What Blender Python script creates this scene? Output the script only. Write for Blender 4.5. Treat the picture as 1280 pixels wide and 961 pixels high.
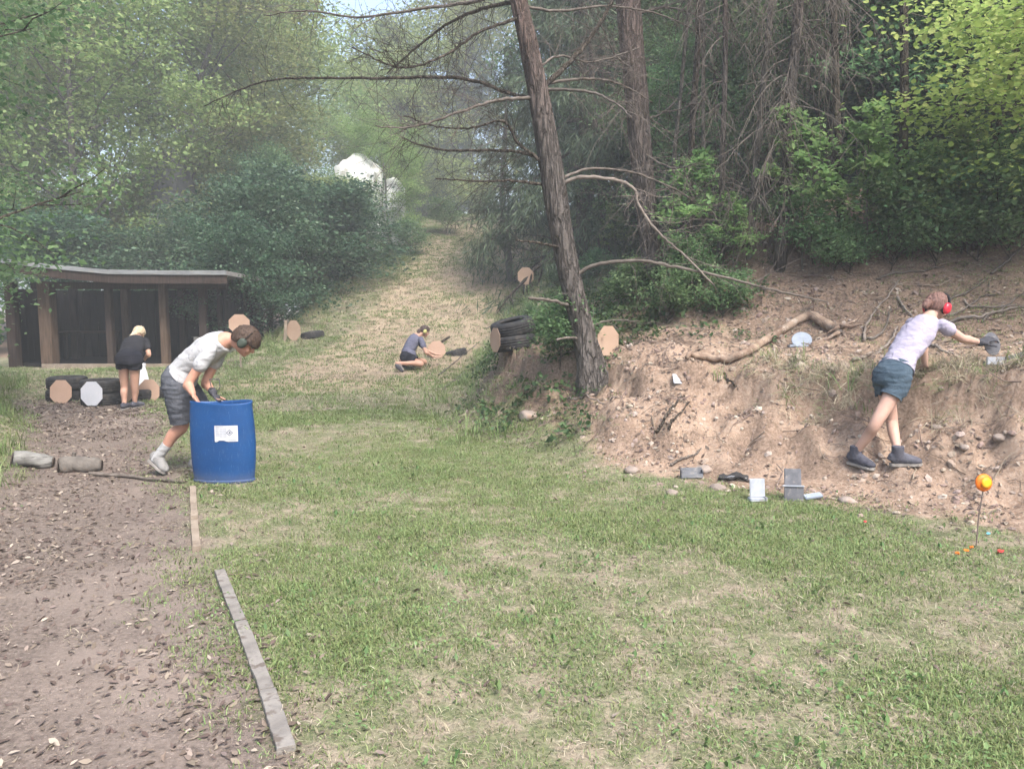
import bpy, bmesh, math, random
import numpy as np
from mathutils import Vector, Matrix, Euler, noise as mnoise
for o in list(bpy.data.objects): bpy.data.objects.remove(o)
scene = bpy.context.scene
COL = scene.collection
R = math.radians
rng = np.random.default_rng(7)
random.seed(7)
# ---------------------------------------------------------------- camera
CAM_H = 1.55; FPX = 967.0; PITCH = R(5.76); CX, CY = 640.0, 480.5
cam_d = bpy.data.cameras.new('camera'); cam = bpy.data.objects.new('camera', cam_d); COL.objects.link(cam)
cam_d.sensor_width = 36.0; cam_d.lens = 36.0*FPX/1280.0; cam_d.clip_start = 0.05; cam_d.clip_end = 2000
cam.location = (0, 0, CAM_H); cam.rotation_euler = (R(90)-PITCH, 0, 0)
scene.camera = cam
# ---------------------------------------------------------------- sky and sun (soft, hazy daylight)
SUN_EL, SUN_AZ = R(54), R(148)          # azimuth from +Y towards +X: behind the camera on the right
world = bpy.data.worlds.new('World'); scene.world = world; world.use_nodes = True
wn = world.node_tree.nodes; wl = world.node_tree.links
for n in list(wn): wn.remove(n)
wo = wn.new('ShaderNodeOutputWorld'); wb = wn.new('ShaderNodeBackground'); sky = wn.new('ShaderNodeTexSky')
sky.sky_type = 'NISHITA'; sky.sun_disc = False; sky.sun_elevation = SUN_EL; sky.sun_rotation = SUN_AZ
sky.air_density = 1.0; sky.dust_density = 3.5; sky.ozone_density = 1.0
wb.inputs['Strength'].default_value = 0.115
wl.new(sky.outputs[0], wb.inputs['Color']); wl.new(wb.outputs[0], wo.inputs['Surface'])
sun_d = bpy.data.lights.new('sun', 'SUN'); sun_d.energy = 1.5; sun_d.angle = R(15); sun_d.color = (1.0, 0.97, 0.92)
sun = bpy.data.objects.new('sun', sun_d); COL.objects.link(sun)
sdir = Vector((math.sin(SUN_AZ)*math.cos(SUN_EL), math.cos(SUN_AZ)*math.cos(SUN_EL), math.sin(SUN_EL)))
sun.rotation_euler = sdir.to_track_quat('Z', 'Y').to_euler(); sun.location = (0, 0, 60)
scene.view_settings.view_transform = 'Standard'; scene.view_settings.look = 'None'
scene.view_settings.gamma = 1.0; scene.view_settings.use_curve_mapping = False
scene.view_settings.exposure = 2.05
HAZE_DENSITY = 0.0037
scene.render.engine = 'CYCLES'
cy = scene.cycles
cy.use_denoising = True; cy.use_adaptive_sampling = True; cy.adaptive_threshold = .025; cy.max_bounces = 5; cy.diffuse_bounces = 3; cy.glossy_bounces = 2
cy.transmission_bounces = 3; cy.volume_bounces = 0; cy.transparent_max_bounces = 4
cy.caustics_reflective = False; cy.caustics_refractive = False; cy.sample_clamp_indirect = 6
# ---------------------------------------------------------------- pixel helpers (photo pixels 1280x961 -> world)
def ray(u, v):
    a = (u-CX)/FPX; b = (CY-v)/FPX
    return np.array([a, math.cos(PITCH)+b*math.sin(PITCH), -math.sin(PITCH)+b*math.cos(PITCH)])
def at(u, v, Y):
    d = ray(u, v); return np.array([0, 0, CAM_H]) + d*(Y/d[1])
# ---------------------------------------------------------------- noise
def _h(ix, iy, s):
    n = (ix.astype(np.int64)*374761393 + iy.astype(np.int64)*668265263 + s*982451653) & 0x7fffffff
    n = ((n ^ (n >> 13))*1274126177) & 0x7fffffff
    return ((n ^ (n >> 16)) & 0xffff)/65535.0
def vn(x, y, s=0):
    x = np.asarray(x, float); y = np.asarray(y, float)
    ix = np.floor(x); iy = np.floor(y); fx = x-ix; fy = y-iy
    fx = fx*fx*(3-2*fx); fy = fy*fy*(3-2*fy)
    a = _h(ix, iy, s); b = _h(ix+1, iy, s); c = _h(ix, iy+1, s); d = _h(ix+1, iy+1, s)
    return (a*(1-fx)+b*fx)*(1-fy)+(c*(1-fx)+d*fx)*fy
def fbm(x, y, s=0, o=4):
    t = 0; amp = .5; f = 1.
    for i in range(o):
        t = t+amp*vn(x*f, y*f, s+i*17); amp *= .5; f *= 2.03
    return t/(1-.5**o)
def sst(a, b, x):
    t = np.clip((x-a)/(b-a), 0, 1); return t*t*(3-2*t)
# ---------------------------------------------------------------- terrain
def _smooth_table(px, py, lo, hi, n=2000, w=40):
    xs = np.linspace(lo, hi, n); ys = np.interp(xs, px, py)
    k = np.hanning(w); k /= k.sum()
    yp = np.pad(ys, w, mode='edge'); ys = np.convolve(yp, k, mode='same')[w:-w]
    return xs, ys
RAMP = _smooth_table([-50, 13, 16.5, 20, 25, 30, 35, 40, 46, 60, 100, 400], [0, 0, .12, .6, 1.75, 3.05, 4.4, 5.8, 6.9, 7.6, 9, 12], -50, 400, 9000, 60)
BANK = _smooth_table([-5, 0, .55, .95, 1.24, 1.31, 1.7, 3.0, 6, 12, 25, 60, 400], [0, 0, .12, .44, .58, .90, .98, 1.25, 2.5, 5.3, 11.5, 24, 40], -5, 400, 40000, 6)
LBANK = _smooth_table([-5, 0, .6, 1.6, 4, 10, 30, 400], [0, 0, .22, .6, 1.1, 1.8, 3, 8], -5, 400, 9000, 10)
FOOT = np.array([(6.0, 2.0), (4.35, 3.9), (3.45, 5.15), (2.5, 6.05), (1.5, 6.75), (.5, 7.4), (-.3, 8.6), (-.85, 9.5), (-1.1, 12), (-.9, 17), (-.4, 22), (.6, 30), (2.4, 42), (5, 60), (10, 400)], float)
LFOOT = np.array([(-2.6, -30), (-2.9, 2.0), (-3.95, 5.8), (-5.3, 8.5), (-7.6, 12), (-10.3, 17), (-13.6, 20.5), (-15.5, 26), (-40, 60), (-300, 300)], float)
PLANKLINE = np.array([(.6, -10), (.1, .9), (-.78, 2.7), (-1.72, 4.47), (-2.05, 5.1), (-2.75, 6.6), (-4.0, 9.0), (-5.0, 11.2), (-6.2, 13.2), (-9, 15)], float)
def sdist(x, y, line):
    """signed distance to a polyline: positive on the right-hand side of its direction"""
    best = np.full(np.shape(x), 1e9); sg = np.ones(np.shape(x))
    for (ax, ay), (bx, by) in zip(line[:-1], line[1:]):
        dx, dy = bx-ax, by-ay; L2 = dx*dx+dy*dy
        t = np.clip(((x-ax)*dx+(y-ay)*dy)/L2, 0, 1)
        qx, qy = x-(ax+t*dx), y-(ay+t*dy)
        d = np.hypot(qx, qy); cr = qx*dy-qy*dx
        m = d < best-1e-9
        best = np.where(m, d, best); sg = np.where(m, np.where(cr >= 0, 1., -1.), sg)
    return best*sg
def foot_s(x, y): return sdist(x, y, FOOT)          # > 0 on the bank
def left_s(x, y): return -sdist(x, y, LFOOT)        # > 0 on the left bank
def plank_s(x, y): return -sdist(x, y, PLANKLINE)   # > 0 on the dirt path
def H(x, y, fine=True):
    x = np.asarray(x, float); y = np.asarray(y, float)
    s = foot_s(x, y)+(fbm(x*.9, y*.9, 3, 2)-.5)*.5*sst(0, .5, foot_s(x, y)+.3); ls = left_s(x, y)
    s = s*(1+.5*sst(8.3, 11, y)*sst(0, .4, s)*(1-sst(3, 9, s)))
    xl = np.interp(y, [10, 14, 20, 25, 30, 35, 40, 46, 60, 400], [-9, -8, -6.4, -6.2, -6.0, -5.6, -4.8, -4, -3, 0])
    w = 1.2+.10*np.clip(y-14, 0, 60)
    ramp = np.interp(y, *RAMP)*sst(xl-w, xl+.4, x)
    bank = np.interp(s, *BANK)*(1-.22*sst(12, 20, y))*(1-.35*sst(40, 90, y))
    lb = np.interp(ls, *LBANK)*(1-sst(12.5, 16, y))
    z = ramp+bank+lb
    if fine:
        on = sst(0, .6, s)
        z = z+(fbm(x*.35, y*.35, 11, 3)-.5)*.16*sst(3, 9, np.hypot(x, y))
        z = z+(fbm(x*3.1, y*3.1, 21, 4)-.5)*.035
        steep = sst(.25, .8, s)*(1-sst(1.5, 2.4, s))
        rid = 1-np.abs(2*fbm(x*2.2+.4*y, y*2.2-.4*x, 31, 3)-1)
        z = z+on*(fbm(x*1.6, y*1.6, 41, 4)-.5)*.22+steep*((rid-.75)*.30+(fbm(x*7, y*7, 47, 3)-.5)*.16)+on*(fbm(x*5, y*5, 49, 3)-.5)*.07
        ps = plank_s(x, y); z = z-.03*sst(0, .6, ps)*(1-sst(12, 14, y))
    return z
def Hs(x, y): return float(H(np.array([x]), np.array([y]))[0])
def gp(u, v, tmin=1.5):
    """where the ray through photo pixel (u, v) meets the terrain"""
    d = ray(u, v); t = np.concatenate([np.arange(tmin, 20, .01), np.arange(20, 90, .05)])
    P = np.array([0, 0, CAM_H])+t[:, None]*d
    b = np.nonzero(P[:, 2] <= H(P[:, 0], P[:, 1]))[0]
    k = b[0] if len(b) else len(t)-1
    return P[k]
# ---------------------------------------------------------------- objects
def tag(o, label=None, cat=None, group=None, kind=None):
    if label: o['label'] = label
    if cat: o['category'] = cat
    if group: o['group'] = group
    if kind: o['kind'] = kind
    return o
def thing(name, label, cat, loc=(0, 0, 0), group=None):
    o = bpy.data.objects.new(name, None); COL.objects.link(o); o.empty_display_size = .1
    o.location = Vector(loc); return tag(o, label, cat, group)
def mesh_obj(name, me, mat, parent=None, loc=None):
    o = bpy.data.objects.new(name, me); COL.objects.link(o)
    if mat is not None and not me.materials: me.materials.append(mat)
    if parent is not None: o.parent = parent
    if loc is not None: o.location = Vector(loc)
    return o
def copy_tree(o, parent=None):
    c = o.copy(); COL.objects.link(c); c.parent = parent
    for ch in list(o.children): copy_tree(ch, c)
    return c
class MB:
    """collects vertices and faces; build() makes ONE mesh object, moved so that `base` is its origin"""
    def __init__(s): s.v = []; s.f = []; s.n = 0
    def add(s, v, f):
        v = np.asarray(v, float).reshape(-1, 3); s.v.append(v)
        s.f += [tuple(int(i)+s.n for i in q) for q in f]; s.n += len(v); return s
    def box(s, c, size, rot=None, taper=1.0):
        h = np.array(size)/2.
        v = np.array([[x, y, z] for z in (-1, 1) for y in (-1, 1) for x in (-1, 1)], float)
        v[v[:, 2] > 0, :2] *= taper; v = v*h
        if rot is not None: v = v @ np.array(rot).T
        return s.add(v+np.array(c), [(0, 2, 3, 1), (4, 5, 7, 6), (0, 1, 5, 4), (2, 6, 7, 3), (0, 4, 6, 2), (1, 3, 7, 5)])
    def tube(s, pts, rad, n=8, cap=True, flat=None, lat=None, wob=0.):
        """sweep; rad scalar list or (a, b) list: a along lat, b across"""
        P = np.asarray(pts, float); m = len(P)
        T = np.gradient(P, axis=0); T /= np.linalg.norm(T, axis=1)[:, None]+1e-12
        ref = np.array(lat, float) if lat is not None else (np.array([0, 0, 1.]) if abs(T[0, 2]) < .9 else np.array([1., 0, 0]))
        rad = np.asarray(rad, float)
        if rad.ndim == 0: rad = np.full(m, float(rad))
        if rad.ndim == 1: rad = np.stack([rad, rad], 1)
        a = np.linspace(0, 2*np.pi, n, endpoint=False); V = []
        A = ref-T[0]*np.dot(ref, T[0]); A /= np.linalg.norm(A)+1e-12
        for i in range(m):
            if lat is not None: A = ref-T[i]*np.dot(ref, T[i])
            else: A = A-T[i]*np.dot(A, T[i])
            A = A/(np.linalg.norm(A)+1e-12); B = np.cross(T[i], A)
            w = 1+wob*(rng.random(n)-.5) if wob else 1.
            V.append(P[i]+((rad[i, 0]*np.cos(a)*w)[:, None]*A+(rad[i, 1]*np.sin(a)*w)[:, None]*B))
        F = [(i*n+j, i*n+(j+1) % n, (i+1)*n+(j+1) % n, (i+1)*n+j) for i in range(m-1) for j in range(n)]
        if cap: F += [tuple(range(n))[::-1], tuple(range((m-1)*n, m*n))]
        return s.add(np.concatenate(V), F)
    def lathe(s, prof, n=32, c=(0, 0, 0), rot=None, closed=False):
        a = np.linspace(0, 2*np.pi, n, endpoint=False); m = len(prof)
        V = np.array([[r*math.cos(t), r*math.sin(t), z] for r, z in prof for t in a])
        if rot is not None: V = V @ np.array(rot).T
        F = [(i*n+j, i*n+(j+1) % n, (i+1)*n+(j+1) % n, (i+1)*n+j) for i in range(m-1) for j in range(n)]
        if closed: F += [((m-1)*n+j, (m-1)*n+(j+1) % n, (j+1) % n, j) for j in range(n)]
        else: F += [tuple(range(n))[::-1], tuple(range((m-1)*n, m*n))]
        return s.add(V+np.array(c), F)
    def prism(s, poly, t, c=(0, 0, 0), rot=None):
        """polygon in the local x-z plane, thickness t along local y"""
        p = np.asarray(poly, float); n = len(p)
        V = np.concatenate([np.c_[p[:, 0], np.full(n, -t/2), p[:, 1]], np.c_[p[:, 0], np.full(n, t/2), p[:, 1]]])
        if rot is not None: V = V @ np.array(rot).T
        F = [tuple(range(n)), tuple(range(n, 2*n))[::-1]]+[(i, i+n, (i+1) % n+n, (i+1) % n) for i in range(n)]
        return s.add(V+np.array(c), F)
    def mesh(s, name, base=None, smooth=False):
        V = np.concatenate(s.v) if s.v else np.zeros((0, 3))
        if base is not None: V = V-np.asarray(base, float)
        me = bpy.data.meshes.new(name); me.from_pydata(V.tolist(), [], s.f); me.update()
        if smooth: me.polygons.foreach_set('use_smooth', np.ones(len(me.polygons), bool))
        return me
    def build(s, name, mat, parent=None, base=None, smooth=False, bevel=0., loc=None):
        me = s.mesh(name, base, smooth); bm = bmesh.new(); bm.from_mesh(me)
        bmesh.ops.recalc_face_normals(bm, faces=bm.faces)
        if bevel:
            bmesh.ops.bevel(bm, geom=[e for e in bm.edges if e.calc_face_angle(0) > .5], offset=bevel, segments=2, affect='EDGES', clamp_overlap=True)
        bm.to_mesh(me); bm.free()
        return mesh_obj(name, me, mat, parent, loc)
def rotm(x=0, y=0, z=0): return np.array(Euler((R(x), R(y), R(z)), 'XYZ').to_matrix())
def spline(pts, n):
    """Catmull-Rom through pts"""
    P = np.asarray(pts, float)
    if len(P) < 3: return np.array([P[0]+(P[-1]-P[0])*t for t in np.linspace(0, 1, n)])
    Q = np.vstack([2*P[0]-P[1], P, 2*P[-1]-P[-2]]); out = []
    for t in np.linspace(0, len(P)-1-1e-9, n):
        i = int(t); f = t-i; a, b, c, d = Q[i:i+4]
        out.append(.5*((2*b)+(c-a)*f+(2*a-5*b+4*c-d)*f*f+(-a+3*b-3*c+d)*f**3))
    return np.array(out)
def fast_mesh(name, V, F, attr=None, smooth=False):
    """V (n,3), F (m,k) with constant k; attr = per-face float 'rnd'"""
    me = bpy.data.meshes.new(name); m, k = F.shape
    me.vertices.add(len(V)); me.vertices.foreach_set('co', np.ascontiguousarray(V, np.float32).ravel())
    me.loops.add(m*k); me.loops.foreach_set('vertex_index', np.ascontiguousarray(F, np.int32).ravel())
    me.polygons.add(m); me.polygons.foreach_set('loop_start', np.arange(0, m*k, k, dtype=np.int32))
    try: me.polygons.foreach_set('loop_total', np.full(m, k, np.int32))
    except Exception: pass
    if attr is not None:
        a = me.attributes.new('rnd', 'FLOAT', 'FACE'); a.data.foreach_set('value', np.asarray(attr, np.float32))
    me.update(calc_edges=True)
    if smooth: me.polygons.foreach_set('use_smooth', np.ones(m, bool))
    return me
# ---------------------------------------------------------------- materials
M = {}
class NT:
    def __init__(s, name):
        s.m = bpy.data.materials.new(name); s.m.use_nodes = True; s.t = s.m.node_tree
        for n in list(s.t.nodes): s.t.nodes.remove(n)
        s.out = s.n('ShaderNodeOutputMaterial')
    def n(s, typ, **kw):
        nd = s.t.nodes.new(typ)
        for k, v in kw.items(): setattr(nd, k, v)
        return nd
    def l(s, a, b): s.t.links.new(a, b)
    def val(s, sock, v):
        if hasattr(v, 'is_output') or isinstance(v, bpy.types.NodeSocket): s.l(v, sock)
        else: sock.default_value = v
    def math(s, op, a, b=0., clamp=False):
        n = s.n('ShaderNodeMath', operation=op, use_clamp=clamp); s.val(n.inputs[0], a); s.val(n.inputs[1], b); return n.outputs[0]
    def mix(s, f, a, b, blend='MIX'):
        n = s.n('ShaderNodeMix', data_type='RGBA', blend_type=blend)
        s.val(n.inputs[0], f); s.val(n.inputs[6], c4(a)); s.val(n.inputs[7], c4(b)); return n.outputs[2]
    def noise(s, scale, detail=4, rough=.55, vec=None, dist=0.):
        n = s.n('ShaderNodeTexNoise'); n.inputs['Scale'].default_value = scale; n.inputs['Detail'].default_value = detail
        n.inputs['Roughness'].default_value = rough; n.inputs['Distortion'].default_value = dist
        if vec is not None: s.l(vec, n.inputs['Vector'])
        return n.outputs['Fac']
    def coord(s, which='Object', scale=(1, 1, 1)):
        c = s.n('ShaderNodeTexCoord').outputs[which]
        if scale == (1, 1, 1): return c
        mp = s.n('ShaderNodeMapping'); s.l(c, mp.inputs[0]); mp.inputs['Scale'].default_value = scale; return mp.outputs[0]
    def ramp(s, fac, stops):
        n = s.n('ShaderNodeValToRGB'); s.l(fac, n.inputs[0]); e = n.color_ramp.elements
        while len(e) < len(stops): e.new(.5)
        for el, (p, c) in zip(e, stops): el.position = p; el.color = c4(c)
        return n.outputs[0]
    def sm(s, x, a, b):
        n = s.n('ShaderNodeMapRange', interpolation_type='SMOOTHSTEP'); s.val(n.inputs[0], x); n.inputs[1].default_value = a; n.inputs[2].default_value = b
        return n.outputs[0]
    def attr(s, name, typ='GEOMETRY', out='Fac'):
        n = s.n('ShaderNodeAttribute', attribute_name=name, attribute_type=typ); return n.outputs[out]
    def bump(s, h, strength=.3, dist=.02):
        n = s.n('ShaderNodeBump'); n.inputs['Strength'].default_value = strength; n.inputs['Distance'].default_value = dist; s.l(h, n.inputs['Height']); return n.outputs[0]
    def bsdf(s, col, rough=.8, spec=.3, normal=None, metal=0., link=True):
        b = s.n('ShaderNodeBsdfPrincipled'); s.val(b.inputs['Base Color'], c4(col)); s.val(b.inputs['Roughness'], rough)
        b.inputs['Specular IOR Level'].default_value = spec; b.inputs['Metallic'].default_value = metal
        if normal is not None: s.l(normal, b.inputs['Normal'])
        if link: s.l(b.outputs[0], s.out.inputs[0])
        return b.outputs[0]
def c4(c):
    if isinstance(c, (tuple, list)) and len(c) == 3: return (*c, 1.)
    return c
def simple(name, ca, cb, scale=8, rough=.8, spec=.3, bump=.2, bdist=.01, stretch=(1, 1, 1), cc=None, ccs=40, metal=0.):
    t = NT(name); v = t.coord('Object', stretch); f = t.noise(scale, 5, .6, v)
    col = t.mix(t.sm(f, .3, .7), ca, cb)
    if cc: col = t.mix(t.sm(t.noise(ccs, 3, .6, v), .55, .7), col, cc)
    nr = t.bump(t.noise(scale*4, 5, .65, v), bump, bdist) if bump else None
    t.bsdf(col, rough, spec, nr, metal); M[name] = t.m; return t.m
def leafmat(name, cols, trans=.35, rough=.55, hue=.15, inst=False):
    t = NT(name)
    f = t.attr('rnd')
    stops = [(i/(len(cols)-1), c) for i, c in enumerate(cols)]
    col = t.ramp(f, stops)
    r = t.attr('tint', 'INSTANCER') if inst else t.n('ShaderNodeObjectInfo').outputs['Random']
    hs = t.n('ShaderNodeHueSaturation'); t.l(col, hs.inputs['Color'])
    t.l(t.math('ADD', t.math('MULTIPLY', r, .05), .475), hs.inputs['Hue'])
    t.l(t.math('ADD', t.math('MULTIPLY', r, 2*hue), 1-hue), hs.inputs['Value'])
    b = t.bsdf(hs.outputs[0], rough, .25, link=False)
    tr = t.n('ShaderNodeBsdfTranslucent'); t.l(hs.outputs[0], tr.inputs[0])
    mx = t.n('ShaderNodeMixShader'); mx.inputs[0].default_value = trans
    t.l(b, mx.inputs[1]); t.l(tr.outputs[0], mx.inputs[2]); t.l(mx.outputs[0], t.out.inputs[0])
    M[name] = t.m; return t.m
# --- ground: five kinds of cover mixed by vertex weights, broken up with noise
t = NT('ground'); P = t.coord('Object')
n_big = t.noise(.8, 4, .6, P); n_mid = t.noise(4.5, 5, .65, P); n_fine = t.noise(38, 5, .7, P); n_vf = t.noise(140, 3, .7, P)
def wmask(a): return t.sm(t.math('ADD', t.attr(a), t.math('MULTIPLY', t.math('SUBTRACT', n_mid, .5), .9)), .3, .7)
soil = t.mix(t.sm(n_fine, .3, .7), (.13, .095, .066), (.23, .175, .13))
straw = t.mix(t.sm(n_fine, .3, .7), (.22, .18, .13), (.34, .29, .22))
green = t.mix(t.sm(n_fine, .35, .65), (.10, .12, .06), (.185, .195, .105))
turf = t.mix(t.sm(n_mid, .42, .66), green, straw)
litter = t.mix(t.sm(n_fine, .3, .7), (.12, .085, .062), (.28, .20, .15))
clay = t.mix(t.sm(n_mid, .35, .65), (.225, .15, .105), (.335, .24, .175))
clay = t.mix(t.sm(n_fine, .4, .75), clay, (.37, .295, .235)); clay = t.mix(t.sm(t.noise(1.9, 5, .7, P), .44, .60), clay, litter)
track = t.mix(t.sm(n_fine, .3, .7), (.25, .19, .13), (.42, .34, .24))
path = t.mix(t.sm(n_fine, .3, .72), (.10, .08, .068), (.21, .17, .146)); path = t.mix(t.sm(n_big, .45, .7), path, (.23, .187, .16)); path = t.mix(t.sm(t.noise(75, 3, .7, P), .6, .72), path, (.34, .28, .235))
col = turf
col = t.mix(wmask('w_litter'), col, litter); col = t.mix(wmask('w_track'), col, track)
col = t.mix(wmask('w_path'), col, path); col = t.mix(wmask('w_clay'), col, clay)
col = t.mix(t.math('MULTIPLY', t.sm(n_vf, .45, .75), .35), col, soil)
hgt = t.math('ADD', t.math('MULTIPLY', n_fine, .7), t.math('MULTIPLY', n_vf, .3))
t.bsdf(col, .95, .1, t.bump(hgt, .6, .03)); M['ground'] = t.m
# --- wood, bark
def bark(name, ca, cb, top=None, z0=2.2, z1=4.5, stretch=(9, 9, 1.6)):
    t = NT(name); P = t.coord('Object'); mp = t.coord('Object', stretch)
    vo = t.n('ShaderNodeTexVoronoi', feature='DISTANCE_TO_EDGE'); vo.inputs['Scale'].default_value = 1.6; nz = t.n('ShaderNodeTexNoise'); nz.inputs['Scale'].default_value = 1.3; nz.inputs['Detail'].default_value = 4; t.l(mp, nz.inputs['Vector']); va = t.n('ShaderNodeVectorMath', operation='MULTIPLY_ADD'); t.l(nz.outputs['Color'], va.inputs[0]); va.inputs[1].default_value = (1.6, 1.6, 1.6); t.l(mp, va.inputs[2]); t.l(va.outputs[0], vo.inputs['Vector'])
    n = t.noise(2.5, 5, .65, mp); nf = t.noise(60, 4, .7, P)
    col = t.mix(t.sm(n, .3, .7), ca, cb)
    if top:
        z = t.n('ShaderNodeSeparateXYZ'); t.l(P, z.inputs[0])
        f = t.math('ADD', z.outputs[2], t.math('MULTIPLY', t.math('SUBTRACT', n, .5), 2.2))
        col = t.mix(t.math('MULTIPLY', t.sm(f, z0, z1), .8), col, top)
    col = t.mix(t.math('MULTIPLY', t.sm(vo.outputs[0], .16, .0), .6), col, tuple(c*.35 for c in ca))
    col = t.mix(t.math('MULTIPLY', t.sm(nf, .55, .75), .5), col, (.34, .32, .29))
    h = t.math('ADD', t.sm(vo.outputs[0], .0, .25), t.math('MULTIPLY', nf, .5))
    t.bsdf(col, .92, .12, t.bump(h, 1., .035)); M[name] = t.m
bark('bark_pine', (.088, .076, .068), (.165, .146, .133), (.165, .112, .094), 2.4, 4.4)
bark('bark_pine_red', (.10, .084, .076), (.165, .14, .128), (.175, .128, .112), 1.5, 4.5)
bark('bark_grey', (.13, .12, .10), (.24, .22, .19), None, stretch=(7, 7, 2))
bark('bark_dark', (.06, .05, .04), (.12, .10, .08), None, stretch=(7, 7, 2))
simple('dead_branch', (.09, .076, .065), (.165, .142, .123), 12, .9, .1, .4, .004, (1, 1, 1))
simple('dead_pale', (.15, .125, .107), (.235, .20, .173), 9, .9, .1, .4, .004)
simple('dead_twig', (.085, .074, .064), (.15, .13, .113), 6, .95, .05, 0)
simple('root_log', (.17, .115, .085), (.33, .25, .19), 7, .92, .1, .8, .015, (1, 1, 1), (.40, .33, .27), 15)
simple('plank', (.145, .132, .12), (.24, .222, .20), 6, .85, .2, .6, .006, (1, 1, 1), (.12, .10, .085), 14)
simple('plank_brown', (.19, .15, .115), (.29, .24, .19), 6, .9, .15, .5, .006, (1, 1, 1), (.20, .16, .12), 20)
simple('birch', (.23, .225, .21), (.13, .125, .115), 9, .8, .2, .4, .005, (1, 1, 4), (.05, .045, .04), 7)
simple('log_grey', (.10, .088, .077), (.165, .148, .13), 8, .85, .15, .6, .01, (1, 1, 1), (.15, .12, .10), 12)
simple('log_end', (.05, .04, .035), (.10, .08, .065), 20, .9, .1, .4, .006)
simple('post_brown', (.07, .046, .032), (.13, .088, .062), 3, .85, .15, .4, .005, (8, 8, .8))
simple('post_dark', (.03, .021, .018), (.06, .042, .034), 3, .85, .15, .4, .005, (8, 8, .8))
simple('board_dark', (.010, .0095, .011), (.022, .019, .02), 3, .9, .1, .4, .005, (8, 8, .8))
simple('fascia', (.26, .27, .28), (.17, .175, .18), 3, .5, .4, .15, .003, (.6, 4, 4), (.25, .24, .22), 10)
simple('roof_sheet', (.22, .21, .21), (.32, .31, .30), 3, .8, .2, .3, .01)
simple('pallet', (.13, .125, .12), (.20, .19, .18), 6, .9, .1, .3, .004)
simple('rubber', (.018, .018, .02), (.04, .038, .038), 14, .75, .3, .4, .004, (1, 1, 1), (.055, .048, .042), 9)
simple('cardboard', (.36, .25, .18), (.41, .29, .215), 3, .9, .1, .05, .002)
simple('cardboard_pink', (.41, .275, .205), (.46, .315, .24), 3, .9, .1, .05, .002)
simple('paper_white', (.52, .53, .57), (.47, .48, .52), 4, .85, .15, .05, .002, (1, 1, 1), (.55, .55, .57), 20)
simple('steel_white', (.40, .42, .46), (.30, .32, .36), 14, .6, .3, .2, .003, (1, 1, 1), (.34, .32, .32), 9)
simple('steel_grey', (.16, .165, .18), (.24, .245, .26), 12, .55, .4, .2, .003, (1, 1, 1), (.33, .31, .29), 20)
simple('steel_dark', (.085, .088, .10), (.14, .14, .155), 12, .55, .4, .2, .003, (1, 1, 1), (.22, .20, .19), 22)
simple('steel_blue', (.27, .31, .37), (.20, .23, .28), 12, .5, .4, .2, .003, (1, 1, 1), (.24, .22, .20), 9)
simple('rusty_rod', (.12, .09, .075), (.20, .16, .14), 30, .7, .3, .2, .002)
simple('white_plastic', (.72, .72, .74), (.62, .62, .65), 5, .6, .3, .1, .004)
simple('stone', (.21, .17, .145), (.32, .27, .235), 6, .95, .1, .5, .01, (1, 1, 1), (.28, .20, .15), 10)
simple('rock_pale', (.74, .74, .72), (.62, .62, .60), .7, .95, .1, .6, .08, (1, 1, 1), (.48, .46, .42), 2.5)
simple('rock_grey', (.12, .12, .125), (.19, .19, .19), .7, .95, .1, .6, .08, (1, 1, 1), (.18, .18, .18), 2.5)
# barrel plastic
t = NT('barrel_blue'); P = t.coord('Object'); n = t.noise(3, 4, .6, P); s_ = t.noise(50, 4, .7, P)
col = t.mix(t.sm(n, .3, .7), (.004, .045, .155), (.005, .058, .195))
col = t.mix(t.math('MULTIPLY', t.sm(t.noise(1.3, 5, .75, P), .5, .75), .22), col, (.12, .15, .20)); col = t.mix(t.math('MULTIPLY', t.sm(t.noise(26, 5, .75, t.coord('Object', (3, 3, .5))), .56, .72), .4), col, (.14, .21, .33))
z = t.n('ShaderNodeSeparateXYZ'); t.l(P, z.inputs[0])
dirt = t.math('MULTIPLY', t.sm(t.math('ADD', z.outputs[2], t.math('MULTIPLY', n, .16)), .24, .04), .55)
col = t.mix(dirt, col, (.16, .14, .12))
t.bsdf(col, t.math('ADD', t.math('MULTIPLY', n, .2), .38), .4, t.bump(t.noise(9, 3, .5, P), .12, .02)); M['barrel_blue'] = t.m
def flat(name, col, rough=.7, spec=.3):
    t = NT(name); t.bsdf(t.mix(t.sm(t.noise(25, 3, .6, t.coord('Object')), .35, .65), col, tuple(c*.82 for c in col)), rough, spec); M[name] = t.m
flat('ink', (.06, .07, .09)); flat('ink_grey', (.38, .40, .43)); flat('orange', (.95, .20, .015), .5); flat('orange_yellow', (.95, .42, .02), .5)
flat('red', (.62, .05, .05), .4); flat('cyan', (.15, .55, .70), .5); flat('black', (.012, .012, .014), .6); flat('muff_red', (.60, .025, .05), .35, .5)
flat('muff_green', (.05, .065, .05), .6); flat('muff_yellow', (.55, .52, .20), .6); flat('glove_dark', (.05, .05, .06), .85); flat('eye_white', (.7, .68, .66), .3); flat('wire', (.10, .10, .10), .5)
def cloth(name, ca, cb, scale=5, weave=350, print_=None):
    t = NT(name); P = t.coord('Object')
    col = t.mix(t.sm(t.noise(scale, 4, .6, P), .3, .7), ca, cb)
    if print_: col = t.mix(t.sm(t.noise(17, 3, .6, P), .60, .64), col, print_)
    h = t.math('ADD', t.math('MULTIPLY', t.noise(11, 4, .6, P, 1.2), 1.), t.math('MULTIPLY', t.noise(weave, 2, .6, P), .08))
    t.bsdf(col, .92, .1, t.bump(h, .5, .03)); M[name] = t.m
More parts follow.
